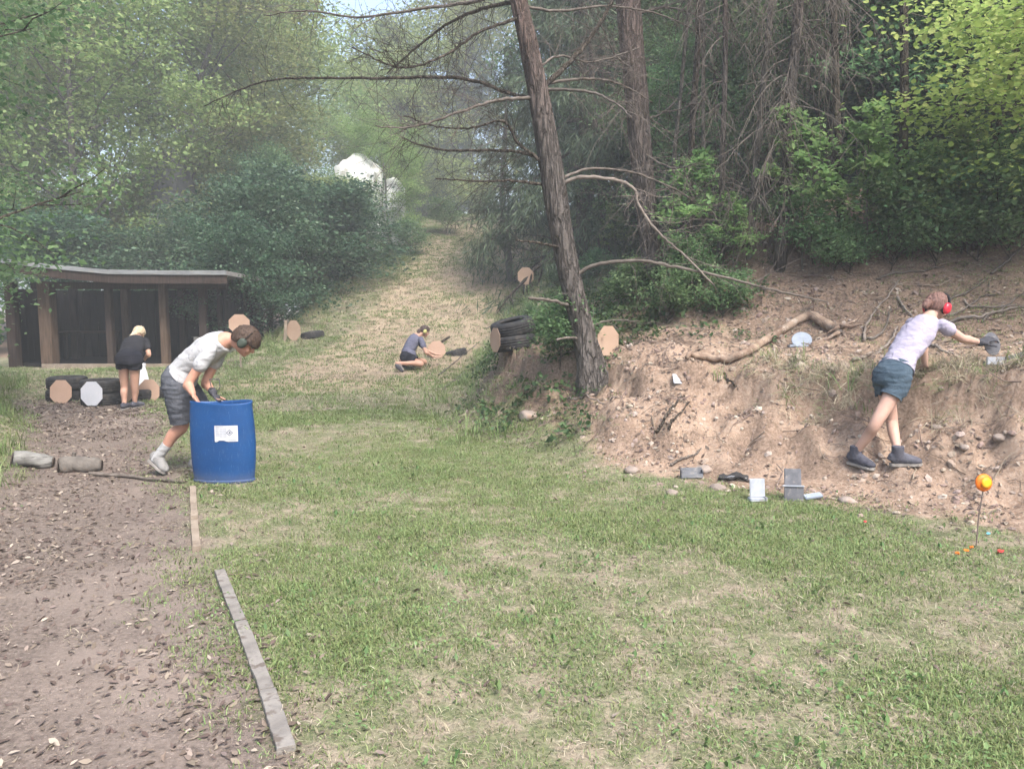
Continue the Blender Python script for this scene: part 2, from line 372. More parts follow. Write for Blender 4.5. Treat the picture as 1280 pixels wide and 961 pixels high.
cloth('shirt_white', (.46, .46, .47), (.39, .39, .40), print_=(.29, .30, .32)); cloth('shirt_lilac', (.37, .345, .425), (.32, .295, .37))
cloth('shirt_black', (.022, .022, .026), (.035, .035, .04)); cloth('shirt_slate', (.10, .105, .15), (.15, .15, .20))
cloth('shorts_grey', (.075, .08, .095), (.11, .115, .13)); cloth('shorts_teal', (.05, .075, .10), (.075, .105, .135)); cloth('shorts_black', (.016, .017, .024), (.028, .028, .035))
cloth('sock_white', (.46, .46, .46), (.38, .38, .38)); cloth('shoe_grey', (.16, .16, .18), (.28, .27, .28)); cloth('shoe_dark', (.055, .055, .07), (.11, .11, .13)); cloth('sole', (.32, .30, .28), (.24, .22, .20)); cloth('shoe_pale', (.27, .265, .26), (.19, .185, .18))
def skinmat(name, ca, cb):
    t = NT(name); P = t.coord('Object'); col = t.mix(t.sm(t.noise(7, 4, .6, P), .3, .7), ca, cb)
    b = t.n('ShaderNodeBsdfPrincipled'); t.l(col, b.inputs['Base Color']); b.inputs['Roughness'].default_value = .55; b.inputs['Specular IOR Level'].default_value = .3
    b.inputs['Subsurface Weight'].default_value = .0
    t.l(b.outputs[0], t.out.inputs[0]); M[name] = t.m
skinmat('skin_tan', (.42, .215, .15), (.50, .27, .195)); skinmat('skin_fair', (.43, .265, .205), (.49, .315, .25)); skinmat('skin_warm', (.44, .25, .18), (.52, .31, .23))
def hairmat(name, ca, cb):
    t = NT(name); P = t.coord('Object', (1, 1, 1)); n = t.noise(70, 4, .7, t.coord('Object', (1, 1, .25)))
    t.bsdf(t.mix(t.sm(n, .35, .65), ca, cb), .6, .3, t.bump(n, .8, .01)); M[name] = t.m
hairmat('hair_brown', (.035, .021, .015), (.08, .05, .034)); hairmat('hair_blonde', (.42, .32, .20), (.62, .52, .38)); hairmat('hair_auburn', (.10, .052, .042), (.19, .105, .085)); hairmat('hair_dark', (.045, .03, .028), (.09, .06, .05))
# foliage
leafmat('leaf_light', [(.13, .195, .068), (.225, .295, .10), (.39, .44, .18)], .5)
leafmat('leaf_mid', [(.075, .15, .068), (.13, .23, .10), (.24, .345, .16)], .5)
leafmat('leaf_dark', [(.035, .08, .046), (.06, .12, .065), (.12, .195, .105)], .35, .45)
leafmat('leaf_bright', [(.14, .24, .095), (.21, .32, .12), (.33, .42, .17)], .55)
leafmat('leaf_maple', [(.20, .27, .075), (.30, .36, .105), (.45, .46, .17)], .6)
leafmat('needle', [(.055, .092, .055), (.085, .13, .07), (.125, .17, .09)], .2, .6)
leafmat('needle_pine', [(.05, .075, .035), (.08, .105, .05), (.12, .13, .065)], .15, .6)
leafmat('grass_blade', [(.115, .17, .058), (.18, .24, .085), (.28, .325, .145)], .35, .6, .22, True)
leafmat('straw_blade', [(.24, .20, .14), (.34, .29, .21), (.44, .39, .30)], .25, .7, .2, True)
leafmat('weed_leaf', [(.12, .19, .07), (.16, .24, .09), (.22, .29, .12)], .35, .5, .2, True)
leafmat('dead_leaf', [(.115, .085, .068), (.185, .142, .116), (.275, .22, .183), (.46, .39, .33)], .15, .8, .35, True)
leafmat('ivy_leaf', [(.035, .065, .025), (.055, .095, .035), (.09, .13, .05)], .3, .5, .25, True)
leafmat('chip_stone', [(.20, .15, .12), (.29, .225, .185), (.38, .32, .275)], .0, .95, .2, True)
leafmat('twig_bit', [(.13, .095, .075), (.22, .17, .135), (.36, .30, .25)], .0, .95, .2, True)
# ---------------------------------------------------------------- terrain: one height field, cut into named pieces
def axis(spec):
    out = []
    for a, b, st in spec: out += list(np.arange(a, b-1e-6, st))
    return np.array(out+[spec[-1][1]])
gx = np.concatenate([[-600, -250, -120, -70, -50], axis([(-40, -20, 1.5), (-20, -9, .5), (-9, -5, .14), (-5, 5, .062), (5, 9, .12), (9, 20, .5), (20, 40, 1.5)]), [50, 70, 120, 250, 600]])
gy = np.concatenate([[-600, -200, -60, -25], axis([(-12, 1.6, .6), (1.6, 10.5, .06), (10.5, 18, .14), (18, 45, .35), (45, 70, 1.2)]), [85, 110, 160, 250, 600]])
XX, YY = np.meshgrid(gx, gy); ZZ = H(XX, YY)
nx, ny = len(gx), len(gy)
S = foot_s(XX, YY); LS = left_s(XX, YY); PS = plank_s(XX, YY)
xl_ = np.interp(YY, [10, 14, 20, 25, 30, 35, 40, 46, 60, 400], [-9, -8, -6.2, -5.6, -4.8, -3.8, -2.4, -1.5, -1, 0])
def w_path_f(x, y): return sst(-.45, .55, plank_s(x, y))*(1-sst(11.8, 13.6, y))*(1-sst(-.2, .5, left_s(x, y)))
def w_clay_f(x, y):
    s = foot_s(x, y); lim = sst(-.1, .9, x-np.interp(y, [5, 7, 8.5, 10, 14], [0, .2, .55, 1.6, 4.5]))
    return sst(-.35, .45, s)*lim*(1-sst(2.0, 3.6, s))
def w_litter_f(x, y):
    s = foot_s(x, y); return np.maximum(np.maximum(sst(1.7, 3.2, s)*.95, sst(.15, .9, s)*.7*(1-sst(12, 16, y))), np.maximum(sst(1.2, 3.0, left_s(x, y)), sst(22.5, 24.5, y)*(1-sst(-9, -7.5, x))))
def w_track_f(x, y):
    xl = np.interp(y, [10, 14, 20, 25, 30, 35, 40, 46, 60, 400], [-9, -6.5, -5.2, -5.0, -4.9, -4.5, -3.8, -3, -2, 0])
    xr = np.interp(y, FOOT[::1, 1], FOOT[::1, 0])
    return sst(12.0, 15.5, y)*sst(-.2, 1.3, x-xl)*sst(-.3, .5, xr-x)
W = dict(w_path=w_path_f(XX, YY), w_clay=w_clay_f(XX, YY), w_litter=w_litter_f(XX, YY), w_track=w_track_f(XX, YY)*.75)
cx_ = (XX[:-1, :-1]+XX[1:, 1:])/2; cyy = (YY[:-1, :-1]+YY[1:, 1:])/2
cs = foot_s(cx_, cyy); cl = left_s(cx_, cyy); cp = w_path_f(cx_, cyy); ct = w_track_f(cx_, cyy)
region = np.zeros(cx_.shape, int)
region[(cp > .5)] = 1
region[(ct > .5)] = 2
region[(cs > 0) & (cs < 4.6) & (cyy < 16)] = 3
region[(cs >= 4.6) | ((cs > 0) & (cyy >= 16))] = 4
idx = np.arange(nx*ny).reshape(ny, nx)
for k, nm in enumerate(['ground', 'dirt_path', 'hill_track', 'earth_bank', 'forest_floor']):
    m = region == k
    F = np.stack([idx[:-1, :-1][m], idx[:-1, 1:][m], idx[1:, 1:][m], idx[1:, :-1][m]], 1)
    used, inv = np.unique(F, return_inverse=True); F = inv.reshape(F.shape)
    V = np.stack([XX.ravel()[used], YY.ravel()[used], ZZ.ravel()[used]], 1)
    me = fast_mesh(nm, V, F, smooth=True)
    for an, w in W.items():
        a = me.attributes.new(an, 'FLOAT', 'POINT'); a.data.foreach_set('value', w.ravel()[used].astype(np.float32))
    tag(mesh_obj(nm, me, M['ground']), kind='structure')
# ---------------------------------------------------------------- uncountable ground cover (stuff): points + instanced tufts
def scatter(name, label, cat, P, rot, scl, tint, protos, mat, seed=0):
    n = len(P); r = np.random.default_rng(seed+100)
    pc = bpy.data.collections.new(name+'_kinds')
    for i, me in enumerate(protos):
        me.materials.clear(); me.materials.append(mat)
        pc.objects.link(bpy.data.objects.new(name+'_piece', me))
    me = bpy.data.meshes.new(name); me.vertices.add(n); me.vertices.foreach_set('co', np.ascontiguousarray(P, np.float32).ravel())
    for an, ty, d in (('rot', 'FLOAT_VECTOR', rot), ('scl', 'FLOAT', scl), ('tint', 'FLOAT', tint)):
        a = me.attributes.new(an, ty, 'POINT'); a.data.foreach_set('vector' if ty == 'FLOAT_VECTOR' else 'value', np.ascontiguousarray(d, np.float32).ravel())
    a = me.attributes.new('pick', 'INT', 'POINT'); a.data.foreach_set('value', r.integers(0, len(protos), n).astype(np.int32))
    o = bpy.data.objects.new(name, me); COL.objects.link(o); tag(o, label, cat, kind='stuff')
    g = bpy.data.node_groups.new(name, 'GeometryNodeTree')
    g.interface.new_socket('Geometry', in_out='INPUT', socket_type='NodeSocketGeometry'); g.interface.new_socket('Geometry', in_out='OUTPUT', socket_type='NodeSocketGeometry')
    gi = g.nodes.new('NodeGroupInput'); go = g.nodes.new('NodeGroupOutput'); ip = g.nodes.new('GeometryNodeInstanceOnPoints')
    ci = g.nodes.new('GeometryNodeCollectionInfo'); ci.inputs[0].default_value = pc; ci.inputs[1].default_value = True; ci.inputs[2].default_value = True
    def na(nm, ty):
        x = g.nodes.new('GeometryNodeInputNamedAttribute'); x.data_type = ty; x.inputs[0].default_value = nm
        return next(s for s in x.outputs if s.enabled and s.name == 'Attribute')
    e2r = g.nodes.new('FunctionNodeEulerToRotation')
    L = g.links.new
    L(gi.outputs[0], ip.inputs['Points']); L(ci.outputs[0], ip.inputs['Instance']); ip.inputs['Pick Instance'].default_value = True
    L(na('pick', 'INT'), ip.inputs['Instance Index']); L(na('rot', 'FLOAT_VECTOR'), e2r.inputs[0]); L(e2r.outputs[0], ip.inputs['Rotation'])
    L(na('scl', 'FLOAT'), ip.inputs['Scale']); L(ip.outputs[0], go.inputs[0])
    md = o.modifiers.new('scatter', 'NODES'); md.node_group = g
    return o
def blades(n, rad, h0, h1, w, lean, seed):
    r = np.random.default_rng(seed); V = []; F = []; A = []
    for i in range(n):
        a = r.random()*6.283; d = rad*math.sqrt(r.random()); b = np.array([d*math.cos(a), d*math.sin(a), -.006])
        h = h0+(h1-h0)*r.random(); la = r.random()*6.283; ln = h*lean*(.3+r.random()); L = np.array([math.cos(la), math.sin(la), 0])
        s = np.array([-L[1], L[0], 0]); ww = w*(.7+.6*r.random())
        m = b+L*ln*.35+np.array([0, 0, h*.62]); tp = b+L*ln+np.array([0, 0, h*(1-.25*min(1, lean))])
        k = len(V); V += [b-s*ww/2, b+s*ww/2, m+s*ww*.42, m-s*ww*.42, tp]
        F += [(k, k+1, k+2), (k, k+2, k+3), (k+3, k+2, k+4)]; A += [r.random()]*3
    return fast_mesh('blade_tuft', np.array(V), np.array(F), A)
def leaf_clump(n, rad, h, size, seed, flat=.5, fold=.25, aspect=.62):
    r = np.random.default_rng(seed)
    P = np.c_[r.normal(0, rad*.5, (n, 2)), np.abs(r.normal(h*.5, h*.35, n))+.004]
    V, F, A = leaf_geo(P, r, size*(.6+.8*r.random(n)), up=1-flat, fold=fold, aspect=aspect)
    return fast_mesh('leaf_clump', V, F, A)
def leaf_geo(P, r, size, up=.5, fold=.25, aspect=.62, out=None, droop=0., lobed=False):
    """folded leaf faces: 4 (or 6) vertices each; `up` = how far the blades face the sky"""
    n = len(P); D = r.normal(size=(n, 3)); D[:, 2] *= .5
    if out is not None: D = D*.75+out
    D[:, 2] -= droop; D /= np.linalg.norm(D, axis=1)[:, None]+1e-9
    N = r.normal(size=(n, 3))*(1-up)+np.array([0, 0, 1.])*up*1.6
    S_ = np.cross(D, N); S_ /= np.linalg.norm(S_, axis=1)[:, None]+1e-9
    N = np.cross(S_, D); L = np.asarray(size)[:, None]; w = L*aspect*.5
    i = np.arange(n)
    if not lobed:
        V = np.stack([P, P+D*L*.45+S_*w+N*fold*w, P+D*L, P+D*L*.45-S_*w+N*fold*w], 1).reshape(-1, 3)
        F = np.concatenate([np.stack([4*i, 4*i+1, 4*i+2], 1), np.stack([4*i, 4*i+2, 4*i+3], 1)])
    else:
        V = np.stack([P, P+D*L*.22+S_*w*.95+N*fold*w, P+D*L*.66+S_*w*.9+N*fold*w*.9, P+D*L-N*fold*w*.3, P+D*L*.66-S_*w*.9+N*fold*w*.9, P+D*L*.22-S_*w*.95+N*fold*w], 1).reshape(-1, 3)
        F = np.concatenate([np.stack([6*i, 6*i+1, 6*i+2, 6*i+3], 1), np.stack([6*i, 6*i+3, 6*i+4, 6*i+5], 1)])
    a = r.random(n); A = np.concatenate([a, a]); return V, F, A
def stick_bits(n, seed):
    r = np.random.default_rng(seed); mb = MB()
    L = .5+r.random()*.5; k = 5; x = np.linspace(-L/2, L/2, k); p = np.c_[x, r.normal(0, .05, k)*L, np.abs(r.normal(0, .025, k))*L+.012]
    mb.tube(p, np.linspace(.016, .007, k)*L, 4); me = mb.mesh('stick'); a = me.attributes.new('rnd', 'FLOAT', 'FACE'); a.data.foreach_set('value', np.full(len(me.polygons), r.random(), np.float32)); return me
def chip(seed):
    r = np.random.default_rng(seed); bm = bmesh.new(); bmesh.ops.create_icosphere(bm, subdivisions=1, radius=.5)
    sc = .5+r.random(3)*.6; sc[2] *= .6
    for v in bm.verts: v.co = Vector(np.array(v.co)*sc*(.75+.5*r.random()))
    me = bpy.data.meshes.new('chip'); bm.to_mesh(me); bm.free()
    a = me.attributes.new('rnd', 'FLOAT', 'FACE'); a.data.foreach_set('value', np.full(len(me.polygons), r.random(), np.float32)); return me
def curled_leaf(seed):
    r = np.random.default_rng(seed); L = 1.; w = .6+.45*r.random(); V = []; F = []; c1 = r.normal(0, .25); c2 = r.normal(.05, .3)
    for i, t in enumerate((0, .3, .65, 1.)):
        ww = w*(.06, .5, .42, .03)[i]*.5; zc = c1*((t-.5)**2-.1)+.05
        V += [(t-.5, -ww, zc+c2*ww), (t-.5, 0, zc), (t-.5, ww, zc+c2*ww*(.5+r.random()))]
    for i in range(3):
        k = 3*i; F += [(k, k+1, k+4, k+3), (k+1, k+2, k+5, k+4)]
    return fast_mesh('dry_leaf', np.array(V), np.array(F), np.full(6, r.random()))
def sample(n, x0, x1, y0, y1, dens, seed):
    """n candidates over the box with probability dens(x, y); only points the camera's surroundings could see"""
    r = np.random.default_rng(seed); x = x0+(x1-x0)*r.random(n); y = y0+(y1-y0)*r.random(n)
    k = (np.abs(x) < y*.78+2.2)
    x = x[k]; y = y[k]; d = dens(x, y); k = r.random(len(x)) < d; x = x[k]; y = y[k]
    return x, y, r
def place(x, y, r, tilt, zoff=0., align=True):
    e = .05; z = H(x, y); n = len(x); rot = np.zeros((n, 3)); rot[:, 2] = r.random(n)*6.283
    if align:   # lie along the slope: Euler XYZ applies z first, so tilt about the world axes
        gxx = (H(x+e, y)-H(x-e, y))/(2*e); gyy = (H(x, y+e)-H(x, y-e))/(2*e)
        Z = np.c_[-gxx, -gyy, np.ones(n)]; Z /= np.linalg.norm(Z, axis=1)[:, None]; Z[:, :2] += r.normal(0, tilt, (n, 2)); Z /= np.linalg.norm(Z, axis=1)[:, None]
        X = np.c_[np.cos(rot[:, 2]), np.sin(rot[:, 2]), np.zeros(n)]; X -= Z*(X*Z).sum(1)[:, None]; X /= np.linalg.norm(X, axis=1)[:, None]; Yv = np.cross(Z, X)
        rot = np.c_[np.arctan2(Yv[:, 2], Z[:, 2]), np.arcsin(np.clip(-X[:, 2], -1, 1)), np.arctan2(X[:, 1], X[:, 0])]
    else: rot[:, :2] = r.normal(0, tilt, (n, 2))
    return np.c_[x, y, z+zoff], rot
def meadow(x, y):   # where turf grows
    return (1-w_path_f(x, y))*(1-w_clay_f(x, y))*(1-.8*sst(.1, 1.1, foot_s(x, y)))*(1-.8*sst(.8, 2.4, left_s(x, y)))
def patch(x, y): return sst(.41, .63, fbm(x*.55+3, y*.55, 71, 4))      # green against dry patches
def track_bare(x, y): return w_track_f(x, y)
g_protos = [blades(20, .07, .010, .030, .0036, 1.2, 1), blades(24, .08, .008, .024, .0036, 1.5, 2), blades(14, .06, .014, .042, .0036, 1.0, 3), blades(22, .09, .008, .022, .004, 1.7, 4)]
f_protos = [blades(16, .12, .03, .08, .010, .9, 11), blades(18, .14, .03, .07, .011, 1.1, 12)]
def near_far(y): return np.clip(3.2/np.maximum(y, 2.), .1, 1.)
# short turf, green
x, y, r = sample(210000, -8, 7.5, 1.8, 12.5, lambda x, y: meadow(x, y)*(.12+.88*patch(x, y))*near_far(y)**.45*(1-sst(9.5, 12.5, y)), 1)
P, rot = place(x, y, r, .12, align=False)
P2x, P2y, r2 = sample(90000, -14, 4, 8.5, 46, lambda x, y: meadow(x, y)*(1-.5*track_bare(x, y))*(.25+.75*patch(x, y))*(1-sst(-.5, .5, -(x+13.5+0*y)))*np.where((x < -7.2) & (y > 19.6), 0, 1)*sst(8.3, 11.5, y), 2)
Pf, rotf = place(P2x, P2y, r2, .12, align=False)
scatter('grass', 'short green grass growing across the clearing', 'grass', P, rot, .7+.7*r.random(len(P)), r.random(len(P)), g_protos, M['grass_blade'], 1)
scatter('grass', 'short grass farther back and up the track', 'grass', Pf, rotf, (.55+.6*r2.random(len(Pf)))*np.clip(.5+Pf[:, 1]/36, .5, 1.25), r2.random(len(Pf)), f_protos, M['grass_blade'], 2)
# dry straw among it
x, y, r = sample(90000, -7, 7.5, 1.8, 9.5, lambda x, y: np.clip(meadow(x, y)*(1.0-.75*patch(x, y))+.05*w_path_f(x, y)+.06*w_clay_f(x, y), 0, 1)*near_far(y)**.6*.8, 3)
P, rot = place(x, y, r, .25, align=False)
s_protos = [blades(12, .08, .008, .022, .0028, 2.6, 21), blades(12, .09, .006, .018, .0028, 3.4, 22), blades(7, .06, .012, .04, .0026, 1.8, 23)]
scatter('dry_grass', 'pale dry straw lying in the turf', 'dry grass', P, rot, .55+.6*r.random(len(P)), r.random(len(P)), s_protos, M['straw_blade'], 3)
x, y, r = sample(50000, -12, 3, 8.5, 44, lambda x, y: np.clip(meadow(x, y)*(1.1-patch(x, y)), 0, 1)*np.where((x < -7.2) & (y > 19.6), 0, 1)*sst(8.3, 11.5, y), 4)
P, rot = place(x, y, r, .2, align=False)
scatter('dry_grass', 'dry straw on the far turf and the track', 'dry grass', P, rot, (.6+.6*r.random(len(P)))*np.clip(.5+P[:, 1]/36, .5, 1.25), r.random(len(P)), [blades(9, .14, .02, .06, .009, 2.2, 24), blades(8, .15, .02, .05, .010, 3, 25)], M['straw_blade'], 4)
# clover and plantain
x, y, r = sample(30000, -7, 7.5, 1.8, 10, lambda x, y: meadow(x, y)*(.12+.88*sst(.52, .68, fbm(x*.8+9, y*.8, 91, 3)))*near_far(y)*.4, 5)
P, rot = place(x, y, r, .1, align=False)
scatter('clover', 'low clover and plantain leaves in the turf', 'weeds', P, rot, .7+.8*r.random(len(P)), r.random(len(P)), [leaf_clump(14, .09, .018, .017, 31, .35), leaf_clump(7, .06, .015, .026, 32, .4, aspect=.45), leaf_clump(18, .11, .02, .014, 33, .3)], M['weed_leaf'], 5)
# leaf litter
def d_litter(x, y):
    s = foot_s(x, y)
    return np.clip(.75*w_path_f(x, y)*(.25+.75*sst(.35, .6, fbm(x*.9, y*.9, 55, 3)))*(1.25-.35*sst(0, 2.2, plank_s(x, y)-1.0)*0)+.75*sst(-.2, .4, s)*(.2+.8*np.maximum(sst(.4, .6, fbm(x*1.3, y*1.3, 57, 3)), sst(1.6, 3, s)))+.02+.5*sst(.5, 2, left_s(x, y))+.08*w_track_f(x, y), 0, 1)
l_protos = [curled_leaf(k) for k in range(7)]
x, y, r = sample(340000, -9, 9, 1.8, 13, lambda x, y: d_litter(x, y)*np.clip(6/np.maximum(y, 3), .4, 1), 6)
P, rot = place(x, y, r, .35, .008)
scatter('leaf_litter', 'dry brown leaves scattered on the path and the bank', 'dead leaves', P, rot, (.009+.04*r.random(len(P))**2.6)*(1+.04*y), r.random(len(P)), l_protos, M['dead_leaf'], 6)
x, y, r = sample(26000, -12, 14, 9, 32, lambda x, y: d_litter(x, y), 7)
P, rot = place(x, y, r, .35, .01)
scatter('leaf_litter', 'dry leaves on the forest floor and the upper track', 'dead leaves', P, rot, .045+.05*r.random(len(P)), r.random(len(P)), l_protos, M['dead_leaf'], 7)
# twigs and stones
x, y, r = sample(17000, -9, 9, 1.8, 14, lambda x, y: .08*w_path_f(x, y)+.5*sst(0, .8, foot_s(x, y))+.012, 8)
P, rot = place(x, y, r, .12, .008)
scatter('twig_debris', 'small broken twigs lying on path and bank', 'twigs', P, rot, np.where(foot_s(x, y) > .3, .12+.42*r.random(len(P))**2, .06+.16*r.random(len(P))**2), r.random(len(P)), [stick_bits(1, k) for k in range(6)], M['twig_bit'], 8)
x, y, r = sample(36000, -1, 8, 3, 12, lambda x, y: w_clay_f(x, y)*(.25+.75*sst(.45, .6, fbm(x*1.7, y*1.7, 61, 3))), 9)
P, rot = place(x, y, r, .5, .0)
scatter('gravel', 'crumbled stones and clods on the clay bank', 'gravel', P, rot, .012+.075*r.random(len(P))**4, r.random(len(P)), [chip(k) for k in range(6)], M['chip_stone'], 9)
# ivy and brambles on the bank round the pine
def d_ivy(x, y):
    s = foot_s(x, y); c = w_clay_f(x, y)
    return sst(.1, .7, s)*(1-c)*(1-sst(8, 12, s))*(.45+.55*sst(.9, 2.0, s))*(.3+.7*sst(.38, .55, fbm(x*1.1, y*1.1, 63, 3)))*np.where(y > 16, .7, 1)*(1-sst(-.4, 1.2, x-np.interp(y, [5, 8, 10, 14, 20], [1.6, 2.0, 2.6, 5, 9])))+.5*sst(.4, 1.2, left_s(x, y))*np.where(y < 14, 1, 0)
x, y, r = sample(16000, -9, 9, 4, 26, lambda x, y: d_ivy(x, y), 10)
P, rot = place(x, y, r, .2, .0)
scatter('ground_cover', 'low ivy and brambles covering the bank around the pine', 'ground cover', P, rot, .7+.9*r.random(len(P)), r.random(len(P)), [leaf_clump(34, .20, .10, .05, 41, .5), leaf_clump(30, .22, .16, .06, 42, .5), leaf_clump(40, .17, .07, .04, 43, .5)], M['ivy_leaf'], 10)
# taller grass: left bank, edges of the track, fringe of the ledge
def d_tall(x, y):
    ls = left_s(x, y); s = foot_s(x, y); xl = np.interp(y, [10, 14, 20, 25, 30, 35, 40, 46, 60, 400], [-9, -8, -6.4, -6.2, -6.0, -5.6, -4.8, -4, -3, 0])
    ledge = np.exp(-((s-1.6)/.22)**2)*np.where((x > 2.6), 1, .1)*.9
    return np.clip(.7*sst(-.1, .5, ls)*np.where(y < 16, 1, 0)+.7*np.exp(-((x-xl+.3)/.7)**2)*sst(17.5, 20, y)+ledge*np.where(y < 9.5, 1, 0)+.25*np.exp(-((s-.2)/.5)**2)*sst(8, 9, y)+.35*sst(.2, .6, s)*sst(12, 15, y)*(1-sst(3, 5, s)), 0, 1)
x, y, r = sample(26000, -13, 6, 3.5, 46, lambda x, y: d_tall(x, y), 12)
P, rot = place(x, y, r, .15, align=False)
scatter('tall_grass', 'taller grass fringing the track, the ledge and the left bank', 'grass', P, rot, .6+.8*r.random(len(P))+.012*y, r.random(len(P)), [blades(18, .09, .08, .22, .006, .9, 51), blades(16, .10, .06, .18, .007, 1.2, 52), blades(12, .08, .1, .28, .006, .7, 53)], M['grass_blade'], 12)
# dry grass hanging over the edge of the ledge
def d_fringe(x, y):
    s = foot_s(x, y); return np.exp(-((s-1.5)/.2)**2)*sst(2.2, 3.0, x)*sst(.3, .5, fbm(x*1.5, y*1.5, 77, 2))*np.where(y < 9, 1, 0)
x, y, r = sample(9000, 2, 6, 3.5, 9, d_fringe, 13)
P, rot = place(x, y, r, .35, -.01)
scatter('dry_grass', 'dry grass hanging over the edge of the clay ledge', 'dry grass', P, rot, .6+.7*r.random(len(P)), r.random(len(P)), [blades(14, .07, .05, .14, .004, 1.6, 61), blades(12, .06, .04, .12, .004, 2.2, 62)], M['straw_blade'], 13)
x, y, r = sample(3600, 2, 6, 3.5, 9, d_fringe, 14)
P, rot = place(x, y, r, .3, -.01)
scatter('grass', 'green grass growing along the edge of the clay ledge', 'grass', P, rot, .5+.6*r.random(len(P)), r.random(len(P)), [blades(14, .07, .05, .14, .004, 1.3, 63), blades(12, .06, .04, .12, .004, 1.8, 64)], M['grass_blade'], 14)
# ---------------------------------------------------------------- trees
def nrm(v): v = np.asarray(v, float); return v/(np.linalg.norm(v)+1e-12)
def grow(r, p, d, L, seg, trop=0., wig=.15):
    pts = [np.array(p, float)]; d = nrm(d)
    for i in range(seg):
        d = nrm(d+r.normal(0, wig, 3)+np.array([0, 0, trop])); pts.append(pts[-1]+d*L/seg)
    return np.array(pts)
def gen_tree(seed, h, r0, hb, spread, n_limb, n_leaf, leaf, prof, up=.5, trop=.04, limb_up=.5, cl=.5, lean=.03, lobed=False, droop=.15, aspect=.62, sub=6, clz=.5):
    """trunk + limbs mesh and leaf arrays; leaves sit in sprays along second-order branches"""
    r = np.random.default_rng(seed); W_ = MB()
    tp = grow(r, (0, 0, -.3), (r.normal(0, lean), r.normal(0, lean), 1), h*.96, 12, .02, .05)
    tr = r0*np.linspace(1, .12, 13)**.9; tr[0] *= 1.35; W_.tube(tp, tr, 10, wob=.12)
    C = []; O = []
    for i in range(n_limb):
        t = (i+.5)/n_limb; z = hb+(h*.94-hb)*t; k = min(int((z+.3)/(h*.96)*12), 11); f = (z+.3)/(h*.96)*12-k
        p = tp[k]+(tp[k+1]-tp[k])*f; az = i*2.4+r.normal(0, .35); L = spread*prof(t)*(.75+.5*r.random())
        up_ = limb_up*(1-.3*t)+t*.5 if limb_up > 0 else limb_up
        lp = grow(r, p, (math.cos(az), math.sin(az), up_), L, 6, trop, .14)
        rr = max(.012, tr[k]*.42); W_.tube(lp, np.linspace(rr, rr*.15, 7), 5, cap=False)
        for j in range(sub):
            q = .25+.75*(j+r.random())/sub; kk = min(int(q*6), 5); b = lp[kk]+(lp[kk+1]-lp[kk])*(q*6-kk)
            dd = nrm(lp[kk+1]-lp[kk]); sd = nrm(np.cross(dd, (0, 0, 1))+1e-6)*(1 if j % 2 else -1)
            sp = grow(r, b, dd*.6+sd*.8+r.normal(0, .25, 3), L*(.38+.2*r.random())*(1.1-.5*q), 3, trop*.5, .2)
            W_.tube(sp, np.linspace(rr*.35, rr*.08, 4), 3, cap=False)
            for q2 in (.45, .75, 1.):
                C.append(sp[0]+(sp[-1]-sp[0])*q2); O.append(nrm(sp[-1]-sp[0]))
        C.append(lp[-1]); O.append(dd)
    C = np.array(C); O = np.array(O); m = len(C); w = .3+r.random(m)**1.5; w /= w.sum()
    pick = r.choice(m, n_leaf, p=w); G = r.normal(size=(n_leaf, 3))*np.array([cl, cl, cl*clz])
    P = C[pick]+G
    V, F, A = leaf_geo(P, r, leaf*(.6+.8*r.random(n_leaf)), up=up, out=O[pick]*.5, droop=droop, lobed=lobed, aspect=aspect)
    A = np.clip(A*.6+.4*np.tile(r.random(m)[pick], 2), 0, 1)
    return W_, (V, F, A)
def tree_kind(name, label, cat, wood, leaves, wmat, lmat, loc=(0, 0, 0), group=None, crown='crown'):
    t = thing(name, label, cat, loc, group)
    if wood is not None: mesh_obj('trunk', wood.mesh('trunk', smooth=True), wmat, t)
    if leaves is not None: mesh_obj(crown, fast_mesh('crown', *leaves), lmat, t)
    return t
def put(proto, used, u, Y, label, rz, sc=1., zs=1., dz=-.1, group=None, X=None):
    o = proto if not used else copy_tree(proto)
    x = (u-CX)/FPX*Y if X is None else X
    o.location = (x, Y, Hs(x, Y)+dz); o.rotation_euler = (0, 0, R(rz)); o.scale = (sc, sc, sc*zs)
    o['label'] = label
    if group: o['group'] = group
    return o
round_prof = lambda t: .45+.75*math.sin(math.pi*min(1, t*.85+.12))
low_prof = lambda t: 1.05-.6*t
cone_prof = lambda t: 1.08-1.0*t
B = {}
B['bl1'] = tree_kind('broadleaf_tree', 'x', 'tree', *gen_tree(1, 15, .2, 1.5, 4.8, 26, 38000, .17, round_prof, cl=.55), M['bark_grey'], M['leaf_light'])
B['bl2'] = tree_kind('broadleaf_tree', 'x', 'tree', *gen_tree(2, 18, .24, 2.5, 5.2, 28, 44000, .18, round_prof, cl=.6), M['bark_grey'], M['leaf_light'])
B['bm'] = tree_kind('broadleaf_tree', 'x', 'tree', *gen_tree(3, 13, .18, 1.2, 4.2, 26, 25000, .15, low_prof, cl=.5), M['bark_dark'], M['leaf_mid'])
B['bush'] = tree_kind('leafy_shrub', 'x', 'shrub', *gen_tree(4, 6.0, .10, .3, 3.2, 26, 21000, .145, low_prof, cl=.42, limb_up=.35, clz=.4), M['bark_dark'], M['leaf_dark'], crown='foliage')
B['spruce'] = tree_kind('spruce_tree', 'x', 'tree', *gen_tree(5, 17, .2, .8, 3.6, 52, 44000, .34, cone_prof, up=.35, trop=-.10, limb_up=-.05, cl=.22, droop=.85, aspect=.11, clz=.9), M['bark_dark'], M['needle'])
used = set()
def tree(key, u, Y, label, rz, sc=1., zs=1., dz=-.1, group=None, X=None):
    o = put(B[key], key in used, u, Y, label, rz, sc, zs, dz, group, X); used.add(key); return o
gL = 'hazy wood behind the shed'
